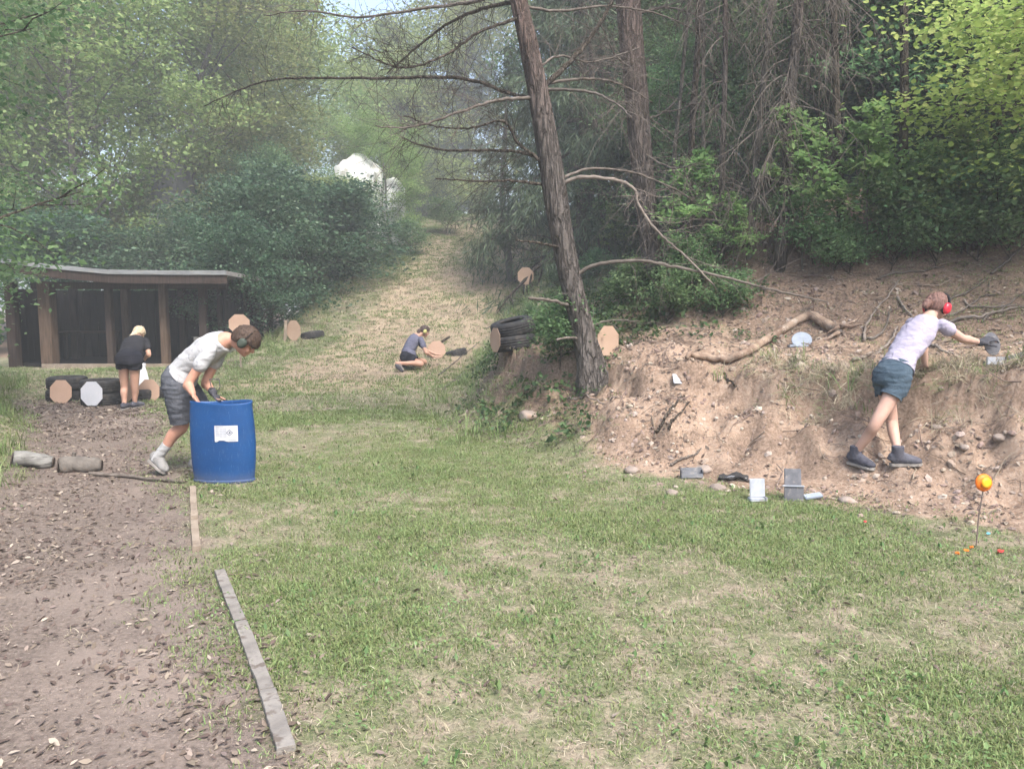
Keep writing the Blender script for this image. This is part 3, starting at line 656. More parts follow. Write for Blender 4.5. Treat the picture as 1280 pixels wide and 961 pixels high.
for (k, u, Y, rz, sc, lb) in [
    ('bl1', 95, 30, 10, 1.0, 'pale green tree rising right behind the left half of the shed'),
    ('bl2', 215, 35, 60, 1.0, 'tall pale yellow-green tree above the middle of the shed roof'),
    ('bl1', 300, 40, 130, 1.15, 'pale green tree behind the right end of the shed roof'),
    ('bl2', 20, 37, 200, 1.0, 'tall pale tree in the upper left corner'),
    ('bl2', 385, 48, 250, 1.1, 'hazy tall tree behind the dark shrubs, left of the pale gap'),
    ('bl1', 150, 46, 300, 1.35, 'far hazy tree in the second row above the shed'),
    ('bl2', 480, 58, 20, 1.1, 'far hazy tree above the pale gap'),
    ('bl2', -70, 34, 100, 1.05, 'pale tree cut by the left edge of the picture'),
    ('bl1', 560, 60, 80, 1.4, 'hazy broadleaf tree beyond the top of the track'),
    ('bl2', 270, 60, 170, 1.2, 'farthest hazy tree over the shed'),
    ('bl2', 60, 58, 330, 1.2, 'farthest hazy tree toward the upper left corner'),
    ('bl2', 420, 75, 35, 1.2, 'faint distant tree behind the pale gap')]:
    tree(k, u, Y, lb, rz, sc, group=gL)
for (k, u, Y, rz, sc, zs, lb) in [
    ('bush', 335, 24.5, 0, .8, 1., 'dark glossy shrub just right of the shed'),
    ('bush', 392, 27, 80, 1.0, .72, 'big dark shrub mass left of the hill track'),
    ('bush', 428, 31, 160, .85, .70, 'rounded dark shrub beside the upper track'),
    ('bush', 265, 27.5, 220, 1.0, .8, 'dark shrub behind the right end of the shed'),
    ('bush', 180, 27, 300, .95, .7, 'low dark shrub behind the middle of the shed'),
    ('bush', 70, 26.5, 30, 1.0, .75, 'low dark shrub behind the left end of the shed'),
    ('bm', 335, 33, 40, .62, 1., 'mid green small tree above the dark shrubs'),
    ('bush', 1245, 14.6, 15, .8, .8, 'dark undergrowth shrub at the right edge of the wood'), ('bush', 1130, 17, 100, .9, .8, 'dark undergrowth shrub in the right wood'), ('bush', 1030, 20, 190, .9, .9, 'dark undergrowth shrub behind the saplings'), ('bush', 312, 21.6, 130, .55, 1., 'dark shrub touching the right end of the shed'),
    ('bl1', 402, 31.2, 30, .36, 1., 'small pale tree left of the bright rock'), ('bl1', 490, 33.5, 190, .36, 1., 'small pale tree right of the bright rock'),
    ('bush', 385, 36, 70, 1.2, 1.0, 'dark shrub in the second row under the pale gap')]:
    tree(k, u, Y, lb, rz, sc, zs, group='dark shrubs' if k == 'bush' else gL)
for (k, u, Y, rz, sc, lb) in [
    ('spruce', 535, 58, 0, 1.2, 'drooping spruce at the top of the track'),
    ('spruce', 735, 37, 70, 1.1, 'drooping spruce behind the leaning pine'),
    ('spruce', 495, 60, 150, 1.2, 'hazy spruce right of the pale gap'),
    ('spruce', 725, 25, 220, 1.0, 'dark spruce between the two pines'),
    ('spruce', 590, 62, 250, 1.25, 'hazy spruce straight above the track'),
    ('spruce', 870, 26, 290, 1.1, 'dark spruce right of the straight pine'),
    ('spruce', 1010, 27, 20, 1.2, 'dark spruce behind the dry brown spruce'),
    ('spruce', 770, 42, 100, 1.2, 'hazy spruce behind the straight pine')]:
    tree(k, u, Y, lb, rz, sc, group='spruces on the slope')
for (k, u, Y, rz, sc, lb) in [
    ('bm', 1090, 17.5, 0, .9, 'dense green tree on the upper right slope'),
    ('bm', 1230, 15, 110, .8, 'dense green tree at the right edge behind the bank'),
    ('bm', 1180, 23, 200, 1.1, 'dark tree deep in the wood on the right'),
    ('bm', 1340, 19, 250, 1.0, 'dark tree cut by the right edge'),
    ('bm', 930, 31, 300, 1.0, 'green tree in the gap right of the straight pine'),
    ('bm', 820, 33, 340, .9, 'green tree glimpsed behind the straight pine'),
    ('bm', 1060, 33, 60, 1.2, 'dark tree filling the wood above the sapling'),
    ('bm', 1165, 13.4, 20, .62, 'leafy green tree above the reaching person'), ('bm', 1275, 12.2, 70, .6, 'leafy tree at the right edge above the sticks'), ('bm', 985, 21, 150, .9, 'green tree behind the brown dead spruce'),
    ('bm', 1120, 27, 190, 1.2, 'tall dark tree high in the right wood'), ('bm', 1260, 25, 230, 1.3, 'tall tree in the upper right corner'), ('bm', 760, 29, 280, .9, 'green tree showing between the two pines'), ('bm', 880, 16.5, 20, .45, 'small green tree right of the straight pine'), ('bm', 935, 18.5, 75, .55, 'green tree behind the thin dead spruce'), ('bm', 845, 20, 130, .6, 'green tree just behind the straight pine'), ('bm', 1030, 15.5, 310, .7, 'green tree standing behind the slim sapling')]:
    tree(k, u, Y, lb, rz, sc, group='trees in the wood on the right')
# left edge, near: overhanging branches beside and in front of the shed
B['near_left'] = tree_kind('broadleaf_tree', 'x', 'tree', *gen_tree(8, 9, .14, .5, 2.9, 26, 21000, .085, low_prof, cl=.34, limb_up=.3, clz=.4), M['bark_dark'], M['leaf_mid'])
tree('near_left', 0, 14.5, 'leafy green tree overhanging the left end of the shed', 0, 1., X=-11.4)
tree('near_left', 0, 8.5, 'leafy tree standing at the left edge above the log', 120, .95, X=-8.0)
tree('near_left', 0, 3.4, 'leafy tree left of the dirt path, outside the frame', 210, 1.1, X=-7.6)
tree('near_left', 0, 11.5, 'low leafy tree in front of the left end of the shed', 300, .8, X=-9.2)
# right edge, near: yellow-green maple reaching in, and its neighbours
t_ = tree_kind('maple_tree', 'yellow-green maple with broad leaves reaching in at the right edge', 'tree', *gen_tree(9, 2.7, .05, .5, 1.9, 22, 13000, .062, round_prof, up=.75, cl=.30, lobed=True, aspect=.95, clz=.35), M['bark_grey'], M['leaf_maple'])
t_.location = (6.35, 8.6, Hs(6.35, 8.6)-.1)
# saplings on the slope behind the dead wood
B['sap'] = tree_kind('sapling', 'x', 'tree', *gen_tree(12, 2.6, .022, .7, .75, 13, 1500, .11, low_prof, up=.7, cl=.12, lobed=True, clz=.4, sub=4), M['bark_grey'], M['leaf_bright'], crown='foliage')
def sap(u, v, label, rz, sc, dz=0.):
    p = gp(u, v); o = put(B['sap'], 'sap' in used, 0, p[1], label, rz, sc, 1., -.03, 'saplings on the bank', X=p[0]); used.add('sap')
for u, v, rz, sc, lb in [(1003, 338, 0, .72, 'slim sapling with bright leaves in front of the dry spruce'), (1085, 330, 80, .68, 'bushy bright sapling above the fallen root log'),
                         (1140, 326, 150, .5, 'small bright sapling right of the bushy one'), (858, 345, 220, .6, 'pale thin-leaved sapling right of the straight pine'),
                         (915, 352, 300, .42, 'low sapling between the straight pine and the dry spruce'), (1210, 318, 30, .55, 'little sapling in the shade at the right'),
                         (770, 330, 60, .6, 'green sapling growing between the two pines')]:
    sap(u, v, lb, rz, sc)
# low shrubs: ground level foliage under the pines and beside the track
B['low'] = tree_kind('low_shrub', 'x', 'shrub', *gen_tree(14, 1.1, .012, .08, .75, 16, 2600, .075, low_prof, up=.55, cl=.13, clz=.5, sub=4), M['bark_dark'], M['leaf_mid'], crown='foliage')
for u, v, rz, sc, lb in [(700, 452, 0, .62, 'dark green low shrub at the foot of the leaning pine'), (830, 405, 40, .55, 'low shrub in the hollow right of the pine'), (900, 400, 90, .5, 'low shrub behind the fallen root log'),
                         (790, 385, 140, .55, 'low shrub behind the octagon beside the pine'), (664, 398, 190, .32, 'low shrub above the two tyres'), (700, 358, 230, .5, 'low shrub behind the leaning pine'),
                         (870, 365, 270, .6, 'low shrub below the straight pine'), (560, 292, 300, 1.3, 'bright shrub at the top left of the track'), (515, 318, 330, 1.1, 'leafy shrub on the left edge of the track'),
                         (440, 345, 20, .9, 'weedy shrub at the foot of the dark shrubs'), (395, 378, 60, .8, 'weedy shrub above the single tyre'), (1150, 322, 100, 1.0, 'dark low shrub in the shade of the right wood'), (1110, 338, 45, .6, 'small shrub at the top of the bank above the reaching person'), (1165, 335, 95, .7, 'small shrub at the top of the bank behind the red ear muff'), (1222, 330, 150, .7, 'small shrub at the top of the bank right of the ear muff'), (1268, 328, 210, .7, 'small shrub at the top of the bank at the right border'), (1045, 342, 260, .5, 'small shrub above the root ball'), (1100, 322, 20, .9, 'low shrub at the wood edge above the reaching person'), (1195, 316, 60, 1.0, 'low shrub at the wood edge right of the red ear muff'), (1240, 312, 120, 1.1, 'low shrub at the wood edge near the right border'), (1275, 312, 200, 1.0, 'rightmost low shrub at the wood edge'), (1020, 330, 250, .7, 'low shrub under the slim sapling'),
                         (1060, 345, 130, .5, 'low shrub left of the fallen sticks'), (745, 350, 160, .7, 'low shrub between the pines')]:
    p = gp(u, v); put(B['low'], 'low' in used, 0, p[1], lb, rz, sc, 1., -.03, 'low shrubs', X=p[0]); used.add('low')
# ---- the two pines: trunks and bare limbs traced, each limb given its own depth
def pine(name, label, Y, px, limbs, mat, top_z, crown_seed, lmat, twig_n, lean_top):
    r = np.random.default_rng(crown_seed)
    pts = [at(u, v, Y) for u, v, w in px]; base = pts[0].copy()
    rad = [w*Y/FPX/2 for u, v, w in px]; pts.insert(0, pts[0]-(pts[1]-pts[0])*1.6); rad.insert(0, rad[0]*1.25)
    d = nrm(pts[-1]-pts[-2])
    z = pts[-1][2]
    while z < top_z:       # carry the stem on above the frame
        d = nrm(d*.9+np.array(lean_top)*.1); pts.append(pts[-1]+d*1.2); z = pts[-1][2]; rad.append(rad[-1]*.86)
    n = 260; C = spline(pts, n); ra = np.interp(np.linspace(0, len(rad)-1, n), range(len(rad)), rad)
    k = 44; th = np.linspace(0, 2*np.pi, k, endpoint=False); V = np.zeros((n, k, 3)); s_len = np.r_[0, np.cumsum(np.linalg.norm(np.diff(C, axis=0), axis=1))]
    for i in range(n):
        a_ = th*ra[i]*8; pl = vn(np.cos(th)*3.2+7, np.sin(th)*3.2+s_len[i]*2.2, crown_seed)+.6*vn(np.cos(th)*9, np.sin(th)*9+s_len[i]*6, crown_seed+1)
        g = np.abs(vn(np.cos(th)*6+3, np.sin(th)*6+s_len[i]*1.6, crown_seed+5)-.5)*2
        f = 1+.10*(pl-.8)+.17*np.clip(g, 0, .5)-.05
        flare = 1+.55*math.exp(-max(0, s_len[i]-.4)/.22)*(.6+.4*np.cos(3*th+1))
        V[i] = C[i]+np.stack([np.cos(th)*ra[i]*f*flare, np.sin(th)*ra[i]*f*flare, np.zeros(k)], 1)
    ii, jj = np.meshgrid(np.arange(n-1), np.arange(k), indexing='ij'); j2 = (jj+1) % k
    F = np.stack([ii*k+jj, ii*k+j2, (ii+1)*k+j2, (ii+1)*k+jj], -1).reshape(-1, 4)
    t = thing(name, label, 'tree', base)
    mesh_obj('trunk', fast_mesh('trunk', V.reshape(-1, 3)-base, F, smooth=True), mat, t)
    def twigs(mb, L, n_, scale, rr):
        for q in range(n_):
            i = int((.15+.85*r.random())*(len(L)-2)); dd = nrm(L[i+1]-L[i]); sd = nrm(np.cross(dd, r.normal(size=3)))
            T = grow(r, L[i], dd*.55+sd*.8+np.array([0, 0, -.1]), scale*(.35+.9*r.random()), 5, -.02, .22)
            mb.tube(T, np.linspace(rr, rr*.35, 6), 3, cap=False)
            for q3 in range(2):
                b = T[r.integers(1, 5)]; T2 = grow(r, b, nrm(T[-1]-T[0])*.6+r.normal(0, .6, 3), scale*(.15+.4*r.random()), 3, -.03, .25); mb.tube(T2, np.linspace(rr*.6, rr*.3, 4), 3, cap=False)
    for (pl, dep, w0, w1, tn, mt) in limbs:
        m = len(pl); P_ = spline([at(u, v, Y+dep*(i/(m-1))) for i, (u, v) in enumerate(pl)], 7*m)
        P_ = P_+r.normal(0, .0035, P_.shape)
        mb = MB(); mb.tube(P_, np.linspace(w0*.68, w1*.7, len(P_))*Y/FPX/2, 7, wob=.25)
        twigs(mb, P_, int(tn*2.6), .75, .0038*Y/9)
        mb.build('limb', M[mt], t, base, smooth=True)
    # living crown above the frame
    mb = MB(); NP = []; NO = []
    zc = 6.2 if Y < 11 else 9.
    live = [i for i in range(n) if C[i][2] > zc]
    for q in range(34):
        i = live[int(len(live)*(q+.5)/34)]; tt = (q+.5)/34; az = q*2.4
        L = grow(r, C[i], (math.cos(az), math.sin(az), .15+.5*tt), 2.9*(1.1-.8*tt)*(.7+.5*r.random()), 6, .05, .12)
        mb.tube(L, np.linspace(max(.012, ra[i]*.3), .006, 7), 5, cap=False)
        for q2 in range(8):
            b = L[r.integers(2, 7)]; T = grow(r, b, nrm(L[-1]-L[0])*.6+r.normal(0, .5, 3), .6+.5*r.random(), 3, .08, .2); mb.tube(T, [.008, .006, .004, .003], 3, cap=False)
            NP += [T[-1], T[-2], T[-3]]; NO += [nrm(T[-1]-T[0])]*3
    mb.build('upper_limbs', mat, t, base)
    NP = np.array(NP); NO = np.array(NO); pk = r.integers(0, len(NP), 8000)
    V_, F_, A_ = leaf_geo(NP[pk]+r.normal(0, .10, (8000, 3))-base, r, .13*(.6+.7*r.random(8000)), up=.2, out=NO[pk]*1.2, aspect=.09, fold=0)
    mesh_obj('crown', fast_mesh('crown', V_, F_, A_), lmat, t)
    return t
b1 = gp(741, 472); Y1 = b1[1]
pine('pine_tree', 'leaning pine with bare dead limbs on the edge of the bank', Y1,
     [(744, 478, 36), (738, 452, 31), (724, 395, 28), (710, 335, 28), (700, 285, 28), (692, 235, 29), (684, 180, 27), (674, 120, 25), (662, 60, 23), (648, 0, 21)],
     [([(683, 128), (640, 118), (575, 98), (480, 98), (400, 98), (345, 100), (300, 112), (255, 133)], 1.2, 8, 2, 26, 'bark_dark'),
      ([(672, 122), (620, 126), (575, 140), (532, 155), (505, 160), (470, 158)], -.9, 7, 2, 16, 'dead_branch'),
      ([(690, 218), (668, 195), (648, 180), (636, 158), (622, 151), (590, 160), (545, 158), (505, 145)], -.5, 7, 2, 12, 'bark_dark'),
      ([(682, 200), (640, 189), (560, 188), (520, 180), (500, 170)], .7, 7, 2, 14, 'bark_dark'),
      ([(684, 232), (640, 226), (600, 227), (545, 223)], -.4, 6, 2.5, 8, 'bark_dark'),
      ([(678, 104), (730, 99), (760, 101), (785, 110), (815, 128)], 1.6, 6, 2, 10, 'dead_branch'),
      ([(680, 112), (735, 115), (770, 130), (790, 148)], -1.0, 6, 2, 8, 'dead_branch'),
      ([(676, 112), (712, 78), (740, 44), (762, 8), (775, -30)], 1.0, 11, 6, 14, 'bark_dark'),
      ([(700, 232), (725, 222), (770, 225), (794, 238), (798, 256), (822, 290), (852, 316), (892, 356)], -.3, 8, 3, 10, 'dead_pale'),
      ([(704, 222), (740, 211), (795, 217), (850, 240), (870, 256)], 1.3, 6, 2, 8, 'dead_branch'),
      ([(712, 350), (745, 331), (800, 326), (850, 335), (900, 345), (960, 361), (1035, 378)], -.45, 8, 3, 8, 'dead_branch'),
      ([(648, 2), (600, 12), (560, 30), (520, 60), (484, 92)], .9, 8, 2.5, 22, 'bark_dark'),
      ([(652, -14), (590, 2), (520, 12), (450, 22), (385, 14), (330, 20)], 1.5, 8, 2, 26, 'dead_branch'),
      ([(656, 20), (600, 40), (555, 70), (500, 85), (440, 60)], -1.2, 6, 2, 22, 'bark_dark'),
      ([(654, 8), (700, 14), (760, 8), (830, 20), (890, 50)], 1.8, 6, 2, 16, 'dead_branch'),
      ([(668, 88), (700, 70), (740, 78), (800, 60)], .8, 5, 2, 12, 'dead_branch'),
      ([(708, 312), (680, 305), (645, 300)], -.5, 6, 3, 3, 'bark_dark'),
      ([(716, 384), (690, 376), (662, 373)], -.6, 7, 5, 1, 'dead_branch'),
      ([(728, 424), (712, 422), (696, 424)], -.4, 5, 4, 0, 'dead_branch'),
      ([(728, 412), (745, 405), (765, 400), (800, 402)], .3, 5, 2, 2, 'dead_branch')],
     M['bark_pine'], 12., 101, M['needle_pine'], 0, (-.25, 0, 1))
b2 = gp(819, 352); Y2 = b2[1]
pine('pine_tree', 'straight reddish pine standing higher on the slope', Y2,
     [(822, 362, 30), (818, 335, 27), (811, 285, 26), (806, 240, 26), (800, 180, 27), (795, 110, 28), (790, 60, 28), (785, 0, 28)],
     [([(806, 150), (830, 140), (850, 120)], 1., 4, 1.5, 8, 'dead_branch'), ([(795, 90), (770, 70), (750, 30)], -.8, 4, 1.5, 10, 'dead_branch'),
      ([(798, 130), (775, 128), (760, 140)], -1., 3, 1, 6, 'dead_branch'), ([(790, 20), (830, 10), (870, 20), (900, 50)], .8, 5, 2, 16, 'dead_branch'),
      ([(808, 240), (850, 236), (880, 250), (900, 280)], -.9, 4, 1.5, 10, 'dead_branch'), ([(800, 190), (840, 210), (870, 205)], -1.4, 4, 1.5, 8, 'dead_branch')],
     M['bark_pine_red'], 16., 131, M['needle_pine'], 0, (-.05, 0, 1))
# young spruce right of the track top, with low green sprays (stands left of the leaning pine)
W3, L3 = gen_tree(21, 9, .15, 1.3, 1.5, 30, 4200, .22, cone_prof, up=.35, trop=-.08, limb_up=0, cl=.12, droop=.6, aspect=.16, clz=.8, lean=.01)
b3 = gp(640, 352); t3 = tree_kind('young_spruce', 'young spruce with sparse needles beside the far octagon', 'tree', W3, L3, M['bark_grey'], M['needle_pine'], (b3[0], b3[1], b3[2]-.1))
# dry brown spruce, hung with dead twigs
def dry_spruce(u, v, wpx, seed, nb, label, hgt, blen):
    r = np.random.default_rng(seed); b = gp(u, v); t = thing('dead_spruce', label, 'tree', b)
    mb = MB(); C = grow(r, (0, 0, -.2), (0, 0, 1), hgt, 14, .02, .015); rr = wpx*b[1]/FPX/2; mb.tube(C, np.linspace(rr*1.15, rr*.45, 15), 14, wob=.12); mb.build('trunk', M['bark_pine'], t, smooth=True)
    tw = MB()
    for i in range(nb):
        z = .5+(hgt-.8)*r.random()**.9; k = min(13, int(z/hgt*14)); p = C[k]; az = r.random()*6.283; L = blen*(.5+.7*r.random())
        q = grow(r, (p[0], p[1], z), (math.cos(az), math.sin(az), -.15), L, 6, -.16, .12); tw.tube(q, np.linspace(.007, .0025, 7), 3, cap=False)
        for j in range(16):
            bb = q[r.integers(1, 7)]; qq = grow(r, bb, (r.normal(0, .4), r.normal(0, .4), -.8), .25+.5*r.random(), 3, -.1, .2); tw.tube(qq, np.linspace(.0036, .0018, 4), 3, cap=False)
    tag(tw.build('dead_twigs', M['dead_twig'], t), kind='stuff'); return t
dry_spruce(974, 335, 13, 3, 190, 'dead spruce shrouded in brown dry twigs', 9.5, 1.15)
dry_spruce(900, 345, 7, 5, 45, 'thin dead spruce between the straight pine and the brown one', 8.5, .8)
# slim bare trunks in the wood
def bare_trunk(u, v, wpx, seed, label, hgt, mat):
    r = np.random.default_rng(seed); b = gp(u, v); t = thing('slim_trunk', label, 'tree', b, 'slim bare trunks in the wood'); mb = MB()
    C = grow(r, (0, 0, -.2), (r.normal(0, .03), 0, 1), hgt, 12, .01, .03); rr = wpx*b[1]/FPX/2; mb.tube(C, np.linspace(rr*1.1, rr*.5, 13), 9, wob=.12); mb.build('trunk', M[mat], t, smooth=True)
    tb = MB()
    for i in range(14):
        k = r.integers(3, 12); az = r.random()*6.28; q = grow(r, C[k], (math.cos(az), math.sin(az), .2), .5+r.random(), 5, -.03, .25); tb.tube(q, np.linspace(.012, .003, 6), 4, cap=False)
    tag(tb.build('twigs', M['dead_branch'], t), kind='stuff')
for a_ in [(936, 322, 8, 1, 'slim straight trunk left of the brown dead spruce', 11, 'bark_grey'), (836, 335, 5, 2, 'very thin pale trunk right of the straight pine', 8, 'bark_grey'),
           (880, 325, 5, 3, 'thin trunk behind the thin dead spruce', 9, 'bark_grey'), (1052, 318, 9, 4, 'dark trunk above the bushy sapling', 11, 'bark_dark'), (1130, 312, 10, 5, 'dark trunk deep in the right wood', 12, 'bark_dark'),
           (1215, 312, 6, 6, 'crooked dark stem at the right edge of the wood', 8, 'bark_dark'), (860, 318, 8, 7, 'dark trunk in the shade behind the straight pine', 12, 'bark_dark'), (760, 320, 7, 8, 'slim trunk between the two pines', 10, 'bark_dark')]:
    bare_trunk(*a_)
# pale rock showing through the gaps in the wood
def rock(u0, v0, u1, v1, Y, mat, label, seed):
    r = np.random.default_rng(seed); a = at(u0, v1, Y); b = at(u1, v0, Y); z0 = Hs((a[0]+b[0])/2, Y+1)-.5
    bm = bmesh.new(); bmesh.ops.create_cube(bm, size=1.); bmesh.ops.subdivide_edges(bm, edges=bm.edges, cuts=14, use_grid_fill=True)
    sx, sz = b[0]-a[0], b[2]-z0
    for v in bm.verts:
        p = np.array(v.co); w_ = Vector((p[0]*sx*.9+seed*3, p[1]*2.2, p[2]*sz*.9)); q = mnoise.noise(w_*.6)*.16+mnoise.noise(w_*1.6)*.09+mnoise.noise(w_*4)*.04
        p = p*(.45+.55*(.5/max(1e-6, np.linalg.norm(p)))*1.25); v.co = Vector((p[0]*(1+q)*sx, p[1]*2.2*(1+2*q), (p[2]+.5)*(1+q*.6)*sz))
    me = bpy.data.meshes.new('rock'); bm.to_mesh(me); bm.free()
    o = mesh_obj('rock_face', me, M[mat], None, ((a[0]+b[0])/2, Y+1, z0)); tag(o, label, 'rock')
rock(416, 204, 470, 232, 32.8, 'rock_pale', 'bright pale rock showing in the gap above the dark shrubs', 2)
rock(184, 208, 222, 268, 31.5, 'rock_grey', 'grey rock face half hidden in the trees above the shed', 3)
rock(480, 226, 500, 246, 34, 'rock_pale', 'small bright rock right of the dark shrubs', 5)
# ---------------------------------------------------------------- shed
SY = 20.0
def sx(u, Y=SY): return (u-CX)/FPX*Y
zg = Hs(sx(150), SY)
shed = thing('open_shed', 'long dark open-fronted wooden shed with pale roof edge', 'shed', (sx(150), SY, zg)); sb = np.array(shed.location)
def shed_part(mb, name, mat, **k): return mb.build(name, M[mat], shed, sb, **k)
top = [(2, 324), (60, 331), (135, 338), (210, 339), (283, 339)]
T = [at(u, v, SY-.75) for u, v in top]
for (a, b) in zip(T[:-1], T[1:]):       # roof: sheet, pale metal edge, fascia board for each bay
    d = b-a; L = np.linalg.norm(d); yaw = math.degrees(math.atan2(d[1], d[0])); pit = -math.degrees(math.atan2(d[2], d[0])); c = (a+b)/2; rt = rotm(0, pit, 0)
    rf = MB(); back = np.array([0, 4.2, -.10]); up = np.array([0, 0, .05])
    rf.add([a-up*2, b-up*2, b+back-up*2, a+back-up*2, a+up*.2, b+up*.2, b+back+up*.2, a+back+up*.2], [(0, 3, 2, 1), (4, 5, 6, 7), (0, 1, 5, 4), (1, 2, 6, 5), (2, 3, 7, 6), (3, 0, 4, 7)])
    shed_part(rf, 'roof_sheet', 'roof_sheet')
    shed_part(MB().box(c+np.array([0, -.02, -.035]), (L+.004, .03, .105), rt), 'roof_edge', 'fascia')
    shed_part(MB().box(c+np.array([0, .03, -.2]), (L+.004, .05, .22), rt), 'fascia_board', 'post_dark', bevel=.006)
shed_part(MB().box(((T[0][0]+T[-1][0])/2, SY-.02, at(0, 357, SY)[2]), (T[-1][0]-T[0][0]-.5, .14, .18)), 'front_beam', 'post_dark', bevel=.01)
for u, w, mt, yy in [(62, 15, 'post_brown', 0), (18, 11, 'post_dark', 0), (139, 8, 'post_dark', 0), (160, 9, 'post_brown', 1.6), (207, 9, 'post_brown', 0), (256, 9, 'post_dark', 0), (277, 6, 'post_dark', .4), (95, 8, 'post_dark', 2.2), (230, 8, 'post_dark', 2.2), (283, 7, 'post_dark', 2.2)]:
    Yp = SY+yy; ww = w*Yp/FPX; zt = at(0, 352, SY)[2]; x = sx(u, Yp); zz = Hs(x, Yp)-.15
    shed_part(MB().box((x, Yp, (zz+zt)/2), (ww, ww, zt-zz)), 'post', mt, bevel=.012)
xr0, xr1 = sx(8), sx(278)
nb = 26; bw = (xr1-xr0)/nb; zt = at(0, 352, SY)[2]
for i in range(nb):
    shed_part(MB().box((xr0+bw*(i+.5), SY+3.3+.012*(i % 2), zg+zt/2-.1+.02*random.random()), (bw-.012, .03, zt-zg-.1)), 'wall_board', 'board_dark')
for x0 in (xr0-.02, xr1+.02):
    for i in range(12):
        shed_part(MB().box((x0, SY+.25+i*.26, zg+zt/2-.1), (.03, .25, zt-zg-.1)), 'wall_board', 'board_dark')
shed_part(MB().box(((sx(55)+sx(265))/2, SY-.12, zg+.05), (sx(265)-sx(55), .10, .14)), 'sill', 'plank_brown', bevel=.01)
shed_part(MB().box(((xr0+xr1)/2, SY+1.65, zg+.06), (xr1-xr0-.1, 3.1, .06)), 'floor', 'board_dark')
# things standing inside, hardly lit
def bench(u, Y, w, label):
    x = sx(u, Y); b = np.array([x, Y, zg+.09]); t = thing('work_bench', label, 'bench', b)
    MB().box((0, 0, .78), (w, .5, .05)).build('bench_top', M['post_dark'], t, bevel=.005)
    for a in (-1, 1):
        for c in (-1, 1): MB().box((a*(w/2-.06), c*.19, .375), (.08, .08, .75)).build('leg', M['post_dark'], t)
bench(110, SY+1.9, 1.6, 'dark wooden bench in the shade of the shed')
# pale pallet at the right post
b = np.array([sx(271, SY-.3), SY-.3, Hs(sx(271, SY-.3), SY-.3)]); tp = thing('wooden_pallet', 'weathered grey pallet standing against the right end of the shed', 'pallet', b)
for i in range(6): MB().box((-.5+i*.2, 0, .32), (.13, .02, .64), rotm(8, 0, 0)).build('slat', M['pallet'], tp)
for z in (.1, .32, .54): MB().box((0, .06+(.32-z)*.14, z), (1.14, .09, .09), rotm(8, 0, 0)).build('bearer', M['pallet'], tp)
# ---------------------------------------------------------------- tyres
def tyre_mesh(Ro, Wd, seed):
    n = 72; prof = []
    Ri = Ro*.56
    for r_, z in [(Ri, -.36), (Ri+.012, -.47), (Ri+.05*1, -.5), (Ro*.80, -.53), (Ro*.94, -.46), (Ro*.985, -.36), (Ro, -.22), (Ro, -.20), (Ro-.010, -.185), (Ro-.010, -.165), (Ro, -.15), (Ro+.002, -.02), (Ro-.010, -.012), (Ro-.010, .012), (Ro+.002, .02), (Ro, .15), (Ro-.010, .165), (Ro-.010, .185), (Ro, .2), (Ro, .22), (Ro*.985, .36), (Ro*.94, .46), (Ro*.80, .53), (Ri+.05, .5), (Ri+.012, .47), (Ri, .36), (Ri+.03, .33), (Ro*.88, .36), (Ro*.93, .0), (Ro*.88, -.36), (Ri+.03, -.33)]:
        prof.append((r_, z*Wd))
    a = np.linspace(0, 2*np.pi, n, endpoint=False); V = []
    for (r_, z) in prof:
        for k, t_ in enumerate(a):
            rr = r_-(.008 if (r_ > Ro*.97 and k % 3 == 0) else 0); V.append((rr*math.cos(t_), rr*math.sin(t_), z))
    m = len(prof); F = [(i*n+j, i*n+(j+1) % n, ((i+1) % m)*n+(j+1) % n, ((i+1) % m)*n+j) for i in range(m) for j in range(n)]
    mb = MB(); mb.add(V, F); return mb
ty_me = None
def tyre(x, y, z, label, group, rx=0, ry=0, rz=0, Ro=.31, Wd=.20):
    """car tyre; z is the underside when it lies flat"""
    global ty_me
    if ty_me is None:
        ty_me = tyre_mesh(.31, .20, 1).build('tyre', M['rubber'], smooth=True); o = ty_me
    else:
        o = ty_me.copy(); COL.objects.link(o)
    o.location = (x, y, z+.106*math.cos(R(rx))*(Ro/.31)); o.rotation_euler = (R(rx), R(ry), R(rz)); o.scale = (Ro/.31,)*3
    tag(o, label, 'tyre', group); return o
def octagon(c, w, h, label, mat, yaw=0, lean=0, roll=0, group='octagonal practice targets', stake=None):
    """thin cardboard octagon; c = centre; yaw 0 faces the camera side (-y)"""
    k = .29; p = [(-w/2, -h/2+k*h), (-w/2+k*w, -h/2), (w/2-k*w, -h/2), (w/2, -h/2+k*h), (w/2, h/2-k*h), (w/2-k*w, h/2), (-w/2+k*w, h/2), (-w/2, h/2-k*h)]
    t = thing('octagon_target', label, 'target', c, group); t.rotation_euler = (R(lean), R(roll), R(yaw))
    MB().prism(p, .005).build('board', M[mat], t)
    if stake: MB().box((0, .018, -h/2-stake/2+.25*h), (.03, .02, stake+.5*h)).build('stake', M['plank_brown'], t)
    return t
g1 = gp(76, 503); g2 = gp(115, 508); g3 = gp(174, 503)
tyre(g1[0]-.08, g1[1]+.32, g1[2]-.02, 'lower tyre of the leftmost stack by the shed', 'tyres', rz=10)
tyre(g1[0]-.05, g1[1]+.30, g1[2]+.19, 'upper tyre of the leftmost stack by the shed', 'tyres', rz=50)
tyre(g2[0], g2[1]+.31, g2[2]-.02, 'lower tyre of the stack carrying the white octagon', 'tyres', rz=20)
tyre(g2[0]-.01, g2[1]+.32, g2[2]+.19, 'upper tyre of the stack carrying the white octagon', 'tyres', rz=75, Ro=.312)
tyre(g3[0]-.16, g3[1]+.42, g3[2]-.02, 'lower tyre behind the bending person\'s legs', 'tyres', rz=35)
